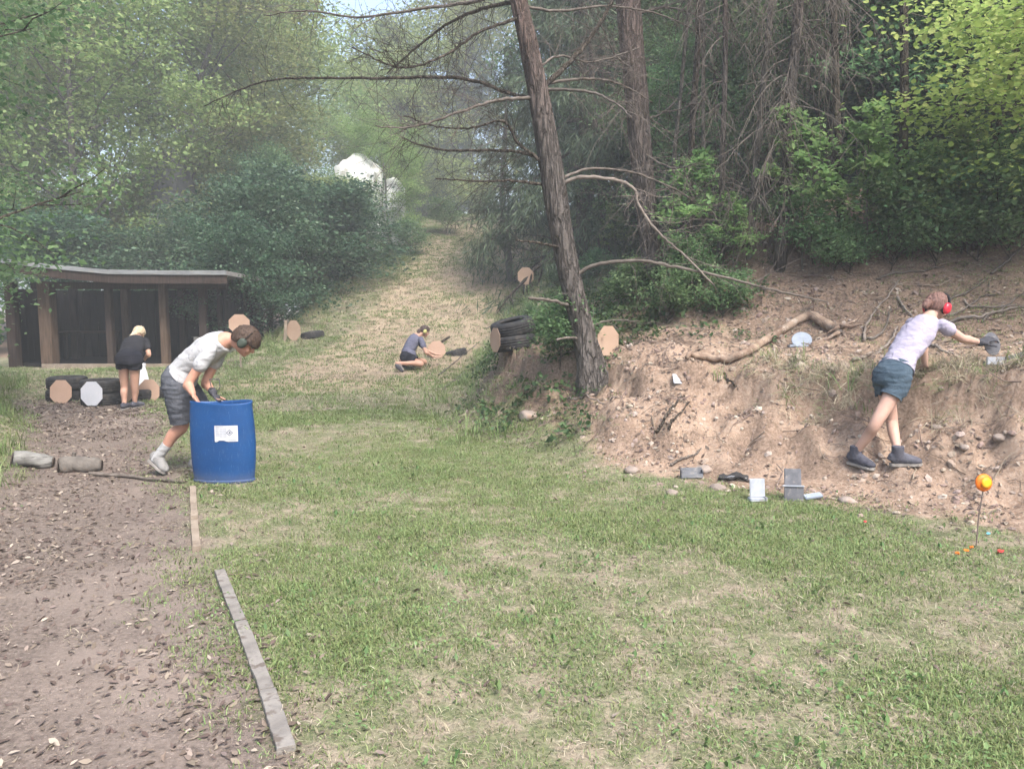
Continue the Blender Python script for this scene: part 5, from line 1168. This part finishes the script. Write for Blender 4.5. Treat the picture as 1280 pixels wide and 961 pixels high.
def hand_shape(mb, w, d, nrm_, k=1., curl=.7, side=1., spread=.16):
    """w wrist, d pointing direction, nrm_ palm normal; side = which side the thumb leaves"""
    d = nrm(d); nrm_ = nrm(nrm_-d*np.dot(nrm_, d)); s = np.cross(d, nrm_)*side
    ell(mb, w+d*.045*k, np.array([s*.040, nrm_*.016, d*.054])*k, 14, 10)
    for i, (o, L) in enumerate([(.031, .070), (.011, .080), (-.010, .075), (-.030, .058)]):
        p = w+(d*.080+s*o)*k; dd = nrm(d+s*(o*spread/.03)); pts = [p-dd*.02*k, p]
        for j, (fr, an) in enumerate([(.45, .35), (.32, .8), (.23, 1.2)]):
            a = curl*an; pts.append(pts[-1]+nrm(dd*math.cos(a)+nrm_*math.sin(a))*L*fr*k)
        limb(mb, pts, [.0095*k, .0095*k, .009*k, .0085*k, .007*k], 8, 14)
    p = w+(d*.022+s*.030)*k; t1 = nrm(s*.75+d*.65+nrm_*.3); t2 = nrm(d*.85+s*.35+nrm_*.5*curl)
    limb(mb, [p, p+t1*.038*k, p+t1*.038*k+t2*.032*k, p+t1*.036*k+t2*.055*k], [.013*k, .011*k, .0098*k, .008*k], 8, 12)
def shoe(par, base, heel, toe, up, mat, ankle, k=1., high=False, sole='sole'):
    f = nrm(toe-heel); L = np.linalg.norm(toe-heel); up = nrm(np.asarray(up, float)-f*np.dot(up, f)); l = np.cross(f, up)
    mb = MB(); sec = [(-.03, .026, .030, .036), (.03, .036, .048, .052), (.22, .040, .056, .060), (.42, .042, .050, .054), (.62, .048, .041, .044), (.82, .047, .033, .036), (.95, .036, .026, .029), (1.0, .022, .016, .022)]
    hs = 1.08; mb.tube([heel+f*L*t_+up*h*hs for t_, w, hh, h in sec], np.array([(w*1.05, hh*hs) for t_, w, hh, h in sec])*k, 16, lat=l)
    top = heel+f*L*.2+up*.09+nrm(ankle-(heel+f*L*.2))*(.075 if high else .0)
    mb.tube(spline([heel+f*L*.22+up*.05, heel+f*L*.22+up*.07, top], 8), np.linspace(.048, .050 if high else .043, 8)*k, 16)
    attach(fuse(mb, .007, 3, wr=.002, wf=(30, 30, 30)), 'shoe', mat, par, base)
    sb_ = par.children[-1] if False else [c_ for c_ in par.children if c_.name.startswith('shoe')][-1]
    ms = MB(); V = []; sh = [(-.04, .028), (.0, .036), (.15, .038), (.4, .036), (.65, .048), (.85, .045), (.97, .030), (1.03, .012)]
    for (t_, w) in sh:
        c_ = heel+f*L*t_
        for (q, h) in ((-1, -.004), (1, -.004), (1.04, .02), (-1.04, .02)): V.append(c_+l*w*q*k+up*h)
    n_ = len(sh); F = [(i*4+j, i*4+(j+1) % 4, (i+1)*4+(j+1) % 4, (i+1)*4+j) for i in range(n_-1) for j in range(4)]+[(3, 2, 1, 0), tuple(range((n_-1)*4, n_*4))]
    ms.add(V, F).build('sole', M[sole], sb_, base, bevel=.003)
    lc = MB()
    for q in (.42, .5, .58, .66):
        hh = np.interp(q, [.25, .45, .68, .88], [.104, .092, .066, .05]); c_ = heel+f*L*q+up*(hh+.003); lc.tube([c_-l*.024*k-up*.005, c_+up*.002, c_+l*.024*k-up*.005], .0035, 6)
    tag(lc.build('laces', M['sole'], sb_, base), kind='stuff')
def hair_cap(mb_unused, c, f, u, l, k, mat, par, base, back=.06, seed=0, name='hair', brow=.40, vol=1.1, fringe=0.):
    bm = bmesh.new(); bmesh.ops.create_icosphere(bm, subdivisions=5, radius=1.)
    rm = []
    for v in bm.verts:
        p = np.array(v.co)     # p = (lat, fwd, up)
        q = mnoise.noise(Vector((p[0]*9+seed, p[1]*9, p[2]*3)))*.10+mnoise.noise(Vector((p[0]*24, p[1]*24+seed, p[2]*7)))*.06
        if p[2] < brow*(.2+p[1])-fringe*max(0., p[1])+.6*q-.12-(.25 if p[1] < -.2 else 0): rm.append(v)
        rad = np.array([.0795, .100, .106])*vol*(1+q)
        w = c+(l*p[0]*rad[0]+f*(p[1]*rad[1]-.014)+u*(p[2]*rad[2]+.018))*k; v.co = Vector(w)
    bmesh.ops.delete(bm, geom=rm, context='VERTS'); me = bpy.data.meshes.new('hair'); bm.to_mesh(me); bm.free(); me.polygons.foreach_set('use_smooth', np.ones(len(me.polygons), bool))
    return attach(me, name, mat, par, base, .012)
def muffs(c, f, u, l, k, mat, par, base, band='black'):
    e = thing_part('ear_muffs', par)
    for s_ in (-1, 1):
        cc = c+l*s_*.093*k; mb = MB(); Rm = np.stack([f, u, l*s_], 1)
        mb.lathe([(.030, -.022), (.034, -.014), (.036, -.006), (.040, -.002), (.041, .010), (.036, .022), (.022, .030), (.001, .031)], 28, cc, Rm @ np.diag([1., 1.25, 1.])); mb.build('ear_cup', M[mat], e, base, smooth=True)
        mb = MB(); mb.lathe([(.034, -.024), (.041, -.018), (.041, -.006), (.034, -.002)], 28, cc, Rm @ np.diag([1., 1.25, 1.]), closed=True); mb.build('cushion', M['black'], e, base, smooth=True)
    a = np.linspace(0, math.pi, 18); mb = MB(); mb.tube([c+l*math.cos(t_)*.108*k+u*(math.sin(t_)*.128+.012)*k for t_ in a], np.array([(.004, .012)]*18), 8, lat=f); mb.build('headband', M[band], e, base, smooth=True)
def thing_part(name, par):
    o = bpy.data.objects.new(name, None); COL.objects.link(o); o.parent = par; o.empty_display_size = .05; return o
def frame(f, up=(0, 0, 1)):
    f = nrm(f); l = nrm(np.cross(f, up)); u = np.cross(l, f); return f, u, l
def eyes(c, f, u, l, k, par, base):
    for s_ in (-1, 1):
        mb = MB(); ell(mb, c+(l*s_*.031+f*.077+u*.010)*k, np.array([l*.012, f*.008, u*.0075])*k, 10, 8); e = mb.build('eye', M['eye_white'], par, base, smooth=True)
        mb = MB(); ell(mb, c+(l*s_*.031+f*.0835+u*.010)*k, np.array([l*.006, f*.003, u*.006])*k, 8, 6); mb.build('iris', M['black'], e, base, smooth=True)

def build_person(label, base, lat, spine, arms, legs, head, skin, shirt, shorts, hair, k=1., voxel=.0075, sleeve=.55, short_len=.55, shoes='shoe_dark', high=False, sock=None, muff=None, tails=(), gloves=(), shirt_wr=.006, sole='sole', loose=.012, hair_vol=1.1, fringe=0., belt=None, leg_k=1.):
    """spine: [(pt, w, d)...] pelvis bottom .. neck top; arms: [(shoulder, elbow, wrist, hand_dir, palm_normal, curl, side)]; legs: [(hip, knee, ankle, heel, toe, up)]"""
    lat = nrm(lat); P = thing('person', label, 'person', base)
    mb = MB(); torso_tube(mb, spine, lat)
    hc, hf, hu = head; f, u, l = frame(hf, hu); head_shape(mb, hc, f, u, l, k)
    nk = spine[-1][0]; limb(mb, [spine[-2][0], nk, hc-u*.05*k-f*.02*k], [.056*k, .052*k, .052*k], 16, 10)
    for (s, e, w, d, pn, cu, sd) in arms:
        s, e, w = arr(s, e, w); limb(mb, [s, s+(e-s)*.35, e, e+(w-e)*.3, w], [.050*k, .046*k, .038*k, .040*k, .026*k])
        hand_shape(mb, w, np.asarray(d, float), np.asarray(pn, float), k, cu, sd)
    legs = [(h, kn, np.asarray(he, float)+(np.asarray(to, float)-he)*.22+nrm(up)*.095*k, he, to, up) for (h, kn, an, he, to, up) in legs]
    for (h, kn, an, he, to, up) in legs:
        h, kn, an = arr(h, kn, an); cb = nrm(np.cross(lat, an-kn)); cb = cb if np.dot(cb, nrm(kn-(h+an)/2)) < 0 else -cb
        limb(mb, [h, h+(kn-h)*.45, kn, kn+(an-kn)*.32+cb*.012, kn+(an-kn)*.7, an], np.array([.088, .076, .056, .056, .042, .036])*k*leg_k, 18, 30)
        he = np.asarray(he, float); to = np.asarray(to, float); limb(mb, [an, he+(to-he)*.2+nrm(up)*.05, he+(to-he)*.6+nrm(up)*.035, he+(to-he)*.85+nrm(up)*.025], [.036*k, .036*k, .03*k, .02*k], 10, 10)
    attach(fuse(mb, voxel, 4), 'body', skin, P, base)
    eyes(hc, f, u, l, k, P, base)
    # shirt
    mb = MB(); g = loose
    torso_tube(mb, [(spine[1][0]*.85+spine[2][0]*.15, spine[1][1]*1.03+.014, spine[1][2]*1.03+.014), (spine[1][0]*.5+spine[2][0]*.5, spine[1][1]*.5+spine[2][1]*.5+.012, spine[1][2]*.5+spine[2][2]*.5+.012)]+[(p, w, d) for p, w, d in spine[2:-1]], lat, 1., g); cuts = []
    a0 = spine[1][0]*.62+spine[2][0]*.38; cuts.append((a0, a0-spine[3][0], .30)); nb_ = spine[-2][0]*.6+spine[-1][0]*.4; cuts.append((nb_, spine[-1][0]-spine[-2][0], .13*k))
    for (s, e, w, d, pn, cu, sd) in arms:
        s, e = arr(s, e); q = s+(e-s)*sleeve; limb(mb, [s, s+(e-s)*.3, q], [.052*k+g*.3, .055*k+g*.6, .052*k+g], 18, 12); pass
    attach(fuse(mb, voxel*1.15, 4, cuts, shirt_wr, (9, 9, 20), base[0]), 'shirt', shirt, P, base, .005)
    # shorts
    mb = MB(); g = loose*1.15+.003; cuts = []
    torso_tube(mb, [(spine[0][0]-(spine[1][0]-spine[0][0])*.25, spine[0][1]+.012, spine[0][2]+.014), (spine[1][0], spine[1][1]+.008, spine[1][2]+.008), (spine[1][0]*.25+spine[2][0]*.75, spine[2][1]*1.02, spine[2][2]*1.04)], lat, 1., g); wv = spine[1][0]*.4+spine[2][0]*.6; cuts.append((wv, spine[2][0]-spine[1][0], .26))
    for (h, kn, an, he, to, up) in legs:
        h, kn = arr(h, kn); q = h+(kn-h)*short_len; limb(mb, [h, h+(kn-h)*short_len*.5, q+(kn-h)*.08], np.array([.094, .090, np.interp(short_len, [.3, .9], [.086, .074])])*k*leg_k+g, 20, 14); cuts.append((q, kn-h, .17))
    sh = attach(fuse(mb, voxel*1.15, 4, cuts, .007, (8, 8, 34), base[1]), 'shorts', shorts, P, base, .005)
    if belt:
        c_ = spine[2][0]*.55+spine[1][0]*.45; ax = nrm(spine[2][0]-spine[1][0]); mb = MB(); torso_tube(mb, [(c_-ax*.018, spine[2][1]*1.03, spine[2][2]*1.06), (c_, spine[2][1]*1.03, spine[2][2]*1.06), (c_+ax*.018, spine[2][1]*1.03, spine[2][2]*1.06)], lat, 1., g+.006); mb.build('belt', M['black'], P, base, smooth=True)
    for i, (h, kn, an, he, to, up) in enumerate(legs):
        shoe(P, base, np.asarray(he, float), np.asarray(to, float), up, shoes, np.asarray(an, float), k, high, sole)
        if sock:
            kn, an = arr(kn, an); mb = MB(); q = an+(kn-an)*sock; limb(mb, [he+(np.asarray(to)-he)*.22+nrm(up)*.05, an, q], [.044*k, .043*k, .045*k], 16, 12); attach(fuse(mb, .007, 3, [(q, kn-an, .09)], .003, (10, 10, 60)), 'sock', 'sock_white', P, base, .004)
    for i in gloves:
        (s, e, w, d, pn, cu, sd) = arms[i]; mb = MB(); e, w = arr(e, w); hand_shape(mb, w, np.asarray(d, float), np.asarray(pn, float), k*1.12, cu, sd); limb(mb, [w-nrm(w-e)*.03, w+nrm(w-e)*.02], [.034*k, .034*k], 14, 6); attach(fuse(mb, .0065, 2), 'glove', 'glove_dark', P, base)
    hp = hair_cap(None, hc, f, u, l, k, hair, P, base, seed=base[0], vol=hair_vol, fringe=fringe)
    st = MB(); rh = np.random.default_rng(int(abs(base[0])*100)+3)
    for q in range(420):    # loose strands over the cap
        p = rh.normal(size=3); p /= np.linalg.norm(p)
        if p[2] < -.1 or (p[1] > .55 and p[2] < .45): continue
        tg = np.array([p[0]*.3, -.55-.3*p[1], -.9*(1-.4*p[2])])+rh.normal(0, .25, 3); pts = []
        for j in range(4):
            pts.append(hc+(l*p[0]*.0795+f*(p[1]*.1-.014/hair_vol)+u*(p[2]*.106+.018/hair_vol))*k*(hair_vol+.02+.012*j)); tg = tg-p*np.dot(tg, p); p = p+tg*.16; p /= np.linalg.norm(p)
        st.tube(pts, [.0022, .0022, .0018, .001], 3, cap=False)
    tag(st.build('hair_strands', M[hair], hp, base), kind='stuff')
    for nm, pts, rad in tails:
        mb = MB(); limb(mb, pts, rad, 14, 18); attach(fuse(mb, .008, 2, (), .006, (40, 40, 12)), nm, hair, P, base)
    if muff: muffs(hc, f, u, l, k, muff, P, base)
    return P
# ---- 1: person in lilac shirt reaching over the ledge
fa = gp(1076, 590); fb = gp(1127, 586); pl = gp(1243, 458)
YA = (fa[1]+fb[1])/2; A = lambda u, v, dy: at(u, v, YA+dy)
yaw = R(28); right = np.array([math.sin(yaw), -math.cos(yaw), 0]); fw = np.array([math.cos(yaw), math.sin(yaw), 0])
pel = A(1115, 470, .18); wst = A(1127, 447, .24); chs = A(1146, 418, .36); shl = A(1158, 402, .44); nck = A(1163, 394, .47)
spine = [(A(1113, 481, .17), .115, .088), (pel, .142, .104), (wst, .118, .088), (chs, .138, .100), (shl, .105, .070), (nck, .052, .052)]
hnd_t = pl+np.array([(1231-1243)*pl[1]/FPX, -.02, 33*pl[1]/FPX])      # grips the upper left edge of the round plate
rs_ = shl+right*.135+np.array([.01, 0, -.03]); ls_ = shl-right*.135+np.array([0, 0, -.02])
wr_ = hnd_t+np.array([-.075, -.01, -.02]); el_ = (rs_+wr_)/2+np.array([-.01, -.03, -.035])
prop = gp(1153, 464); pw = np.array([prop[0]-.01, prop[1]-.06, prop[2]+.06]); pe = (ls_+pw)/2+np.array([.05, .02, .0])
def footset(g, hd, L=.27, lift=.0): hd = nrm(hd); h = g-hd*L*.5; t_ = g+hd*L*.5; h[2] = Hs(h[0], h[1]); t_[2] = Hs(t_[0], t_[1]); up_ = max(Hs(*(h+(t_-h)*q)[:2])-(h+(t_-h)*q)[2] for q in (0, .2, .4, .6, .8, 1.)); h[2] += up_*.5+.004+lift; t_[2] += up_*.5+.004; return h, t_
hA, tA = footset(fa+np.array([.015, .03, 0]), (.55, -.8, 0), .225); hB, tB = footset(fb+np.array([.055, .04, 0]), (1, -.15, 0), .23)
hipL = pel-right*.07+np.array([0, 0, -.05]); hipR = pel+right*.07+np.array([0, 0, -.05])
anA = A(1077, 563, .0); anA[1] = hA[1]+.02; anB = A(1116, 566, .0); anB[1] = hB[1]
build_person('person in a lilac T-shirt and red ear muffs leaning to set a round plate', np.array([(fa[0]+fb[0])/2, YA, Hs((fa[0]+fb[0])/2, YA)]), right, spine,
    [(rs_, el_, wr_, (.9, .1, .32), (.3, .5, -.8), .75, -1), (ls_, pe, pw, (.35, .6, -.55), (0, .1, -1), .25, 1)],
    [(hipR, A(1094, 530, .05), anA, hA, tA, (0, 0, 1)), (hipL, A(1115, 527, .22), anB, hB, tB, (0, 0, 1))],
    (A(1171, 385, .52), nrm(fw*.8+np.array([.25, .1, -.45])), (.3, .1, 1)), 'skin_fair', 'shirt_lilac', 'shorts_teal', 'hair_auburn', k=.98, sleeve=.32, short_len=.36, shoes='shoe_dark', high=True, muff='muff_red', gloves=(0,), loose=.011, shirt_wr=.008, leg_k=.86,
    tails=[('hair_bun', [A(1162, 380, .47), A(1159, 379, .45), A(1157, 382, .43)], [.035, .04, .03])])
# ---- 2: man in white T-shirt bending over the barrel
gm = gp(205, 594); YB = BX[1]+.36; A = lambda u, v, dy: at(u, v, YB+dy); right = np.array([.10, -1., 0]); right /= np.linalg.norm(right); fw = np.array([1., .1, 0])
pel = A(224, 474, .02); wst = A(233, 459, .02); chs = A(262, 436, .0); shl = A(281, 426, -.02); nck = A(289, 424, -.03)
spine = [(A(222, 486, .02), .13, .105), (pel, .16, .125), (wst, .135, .10), (chs, .16, .118), (shl, .12, .085), (nck, .058, .058)]
rs_ = A(268, 438, -.02)+right*.165; ls_ = A(270, 438, -.02)-right*.165
e1 = A(235, 480, -.22); w1 = A(241, 492, -.34); e2 = A(257, 478, .02); w2 = A(266, 490, -.16)
he1 = gm+np.array([-.10, .10, 0]); he1 = at(187, 576, gm[1]+.02); to1 = at(206, 592, gm[1]-.02); to1[2] = max(to1[2], Hs(to1[0], to1[1])+.012)
gf = np.array([A(258, 585, .10)[0], YB+.10, 0]); h2, t2 = footset(gf, (1, .05, 0), .28)
hipR = pel+right*.085+np.array([0, 0, -.05]); hipL = pel-right*.085+np.array([0, 0, -.05])
an1 = at(198, 565, gm[1]+.02); kn1 = at(228, 531, (gm[1]+YB)/2+.0); an2 = h2+np.array([.06, 0, .10]); kn2 = (hipL+an2)/2+np.array([.16, -.02, .04])
build_person('man in a white T-shirt and grey shorts bending over the blue barrel', np.array([(gm[0]+gf[0])/2, YB, Hs(gf[0], YB)]), right, spine,
    [(rs_, e1, w1, (.45, .1, -.9), (.9, .1, .4), .5, 1), (ls_, e2, w2, (.5, -.35, -.6), (.6, 0, .3), .9, -1)],
    [(hipR, kn1, an1, he1, to1, (.6, 0, .8)), (hipL, kn2, an2, h2, t2, (0, 0, 1))],
    (A(307, 428, -.04), nrm(np.array([.75, .02, -.72])), (.72, 0, .75)), 'skin_tan', 'shirt_white', 'shorts_grey', 'hair_brown', k=1.06, sleeve=.42, short_len=.93, shoes='shoe_pale', sock=.36, muff='muff_green', gloves=(1,), loose=.016, shirt_wr=.007, belt=True, hair_vol=1.2, fringe=.35)
# wire handle the man holds
wq = at(269, 479, YB-.2); wt = thing('wire_basket_handle', 'thin wire frame held in the man\'s gloved hand above the barrel', 'wire frame', w2)
fr = [at(262, 474, YB-.2), at(274, 474, YB-.2), at(275, 484, YB-.2), at(268, 494, YB-.18)]
for a_, b_ in zip(fr[:-1], fr[1:]): MB().tube([a_, b_], .004, 6).build('wire', M['wire'], wt, w2)
MB().tube([fr[0], at(264, 484, YB-.2), w2], .004, 6).build('wire', M['wire'], wt, w2)
# ---- 3: person in black bending over the row of octagons
gs = gp(158, 512); gs2 = gp(169, 511); YC = gs[1]; A = lambda u, v, dy: at(u, v, YC+dy); right = np.array([1., -.1, 0]); right /= np.linalg.norm(right)
pel = A(161, 450, .0); wst = A(163.5, 440, .16); chs = A(167, 431, .34); shl = A(170, 424, .46); nck = A(172, 421, .52)
spine = [(A(160.5, 456, -.02), .15, .10), (pel, .185, .135), (wst, .15, .105), (chs, .165, .115), (shl, .12, .08), (nck, .052, .05)]
rs_ = shl+right*.155+np.array([0, 0, -.03]); ls_ = shl-right*.155+np.array([0, 0, -.03])
h1, t1 = footset(gs+np.array([-.02, .06, 0]), (.05, 1, 0), .25); h2, t2 = footset(gs2+np.array([.01, .08, 0]), (.25, 1, 0), .25)
an1 = h1+np.array([0, .06, .10]); an2 = h2+np.array([0, .06, .10])
build_person('person in black T-shirt and shorts with blonde hair bending beside the tyres', np.array([(gs[0]+gs2[0])/2, YC, Hs(gs[0], YC)]), right, spine,
    [(rs_, A(186, 443, .36), A(181, 448, .5), (-.5, .8, -.1), (-.5, 0, -.8), .8, 1), (ls_, A(154, 440, .62), A(160, 452, .82), (.3, .7, -.6), (.5, 0, -.6), .8, -1)],
    [(pel-right*.09+np.array([0, 0, -.05]), A(155.5, 484, .05), an1, h1, t1, (0, 0, 1)), (pel+right*.09+np.array([0, 0, -.05]), A(168.5, 484, .05), an2, h2, t2, (0, 0, 1))],
    (A(174, 418, .62), nrm(np.array([.15, .75, -.65])), (.05, .6, .75)), 'skin_warm', 'shirt_black', 'shorts_black', 'hair_blonde', k=.97, voxel=.010, sleeve=.5, short_len=.22, shoes='shoe_dark', loose=.016,
    tails=[('pony_tail', [A(172, 415, .55), A(167, 418, .46), A(161, 424, .36)], [.045, .04, .02])])
# ---- 4: person kneeling at an octagon on the track
gk = gp(512, 463); YD = gk[1]; A = lambda u, v, dy: at(u, v, YD+dy); yaw = R(25); right = np.array([math.sin(yaw), -math.cos(yaw), 0]); fw = np.array([math.cos(yaw), math.sin(yaw), 0])
s_ = YD/FPX
pel = A(510, 446, .12); wst = A(511, 438, .16); chs = A(517, 426, .24); shl = A(521.5, 420.5, .28); nck = A(525.5, 418, .30)
spine = [(A(510, 450, .12), .16, .12), (pel, .19, .15), (wst, .155, .12), (chs, .165, .12), (shl, .125, .085), (nck, .054, .054)]
rs_ = shl+right*.16+np.array([.03, 0, -.05]); ls_ = shl-right*.16+np.array([.02, 0, -.04])
ha = A(512, 461, -.02); ha[2] = Hs(ha[0], ha[1])+.02
kR = A(527, 455, -.05); kR[2] = max(kR[2], Hs(kR[0], kR[1])+.07); kL = A(531, 452, .42); kL[2] = Hs(kL[0], kL[1])+.10
def kfoot(kn, off): 
    a_ = kn-fw*.40+off; a_[2] = Hs(a_[0], a_[1])+.10; toe = a_-fw*.02+np.array([0, 0, 0]); toe[2] = Hs(toe[0], toe[1])+.02; heel = a_-fw*.10+np.array([0, 0, .10]); return a_+np.array([0, 0, .02]), heel, toe+fw*.02
aR, heR, toR = kfoot(kR, np.zeros(3)); aL, heL, toL = kfoot(kL, np.zeros(3))
build_person('person in a slate T-shirt kneeling on the track at a tan octagon', np.array([ha[0], YD, Hs(ha[0], YD)]), right, spine,
    [(rs_, A(532, 440, .02), A(541, 446, .16), (.9, .3, .15), (.2, 0, -.9), .5, -1), (ls_, A(533, 438, .40), A(545, 443, .42), (.9, .2, -.05), (.2, 0, -.9), .5, 1)],
    [(pel+right*.10+np.array([.02, 0, -.05]), kR, aR, heR, toR, (-.7*fw[0], -.7*fw[1], .3)), (pel-right*.10+np.array([.02, 0, -.05]), kL, aL, heL, toL, (-.7*fw[0], -.7*fw[1], .3))],
    (A(531, 414.5, .36), nrm(fw+np.array([.1, -.3, -.45])), (.3, .1, 1)), 'skin_warm', 'shirt_slate', 'shorts_black', 'hair_dark', k=1.0, voxel=.011, sleeve=.55, short_len=.5, shoes='shoe_dark', muff='muff_yellow', loose=.016,
    tails=[('pony_tail', [A(526, 412, .32), A(523.5, 414, .28), A(522.5, 420, .25)], [.04, .04, .025])])
# ---------------------------------------------------------------- haze: closed box round camera and place
t = NT('haze_air'); pv = t.n('ShaderNodeVolumePrincipled'); pv.inputs['Color'].default_value = (.92, .96, .97, 1); pv.inputs['Density'].default_value = HAZE_DENSITY; pv.inputs['Anisotropy'].default_value = .0
t.l(pv.outputs[0], t.out.inputs['Volume']); M['haze_air'] = t.m
hz = MB().box((0, 40, 19), (700, 700, 42)); ho = hz.build('haze', t.m); tag(ho, 'thin pale haze hanging in the whole clearing', 'haze', kind='stuff')
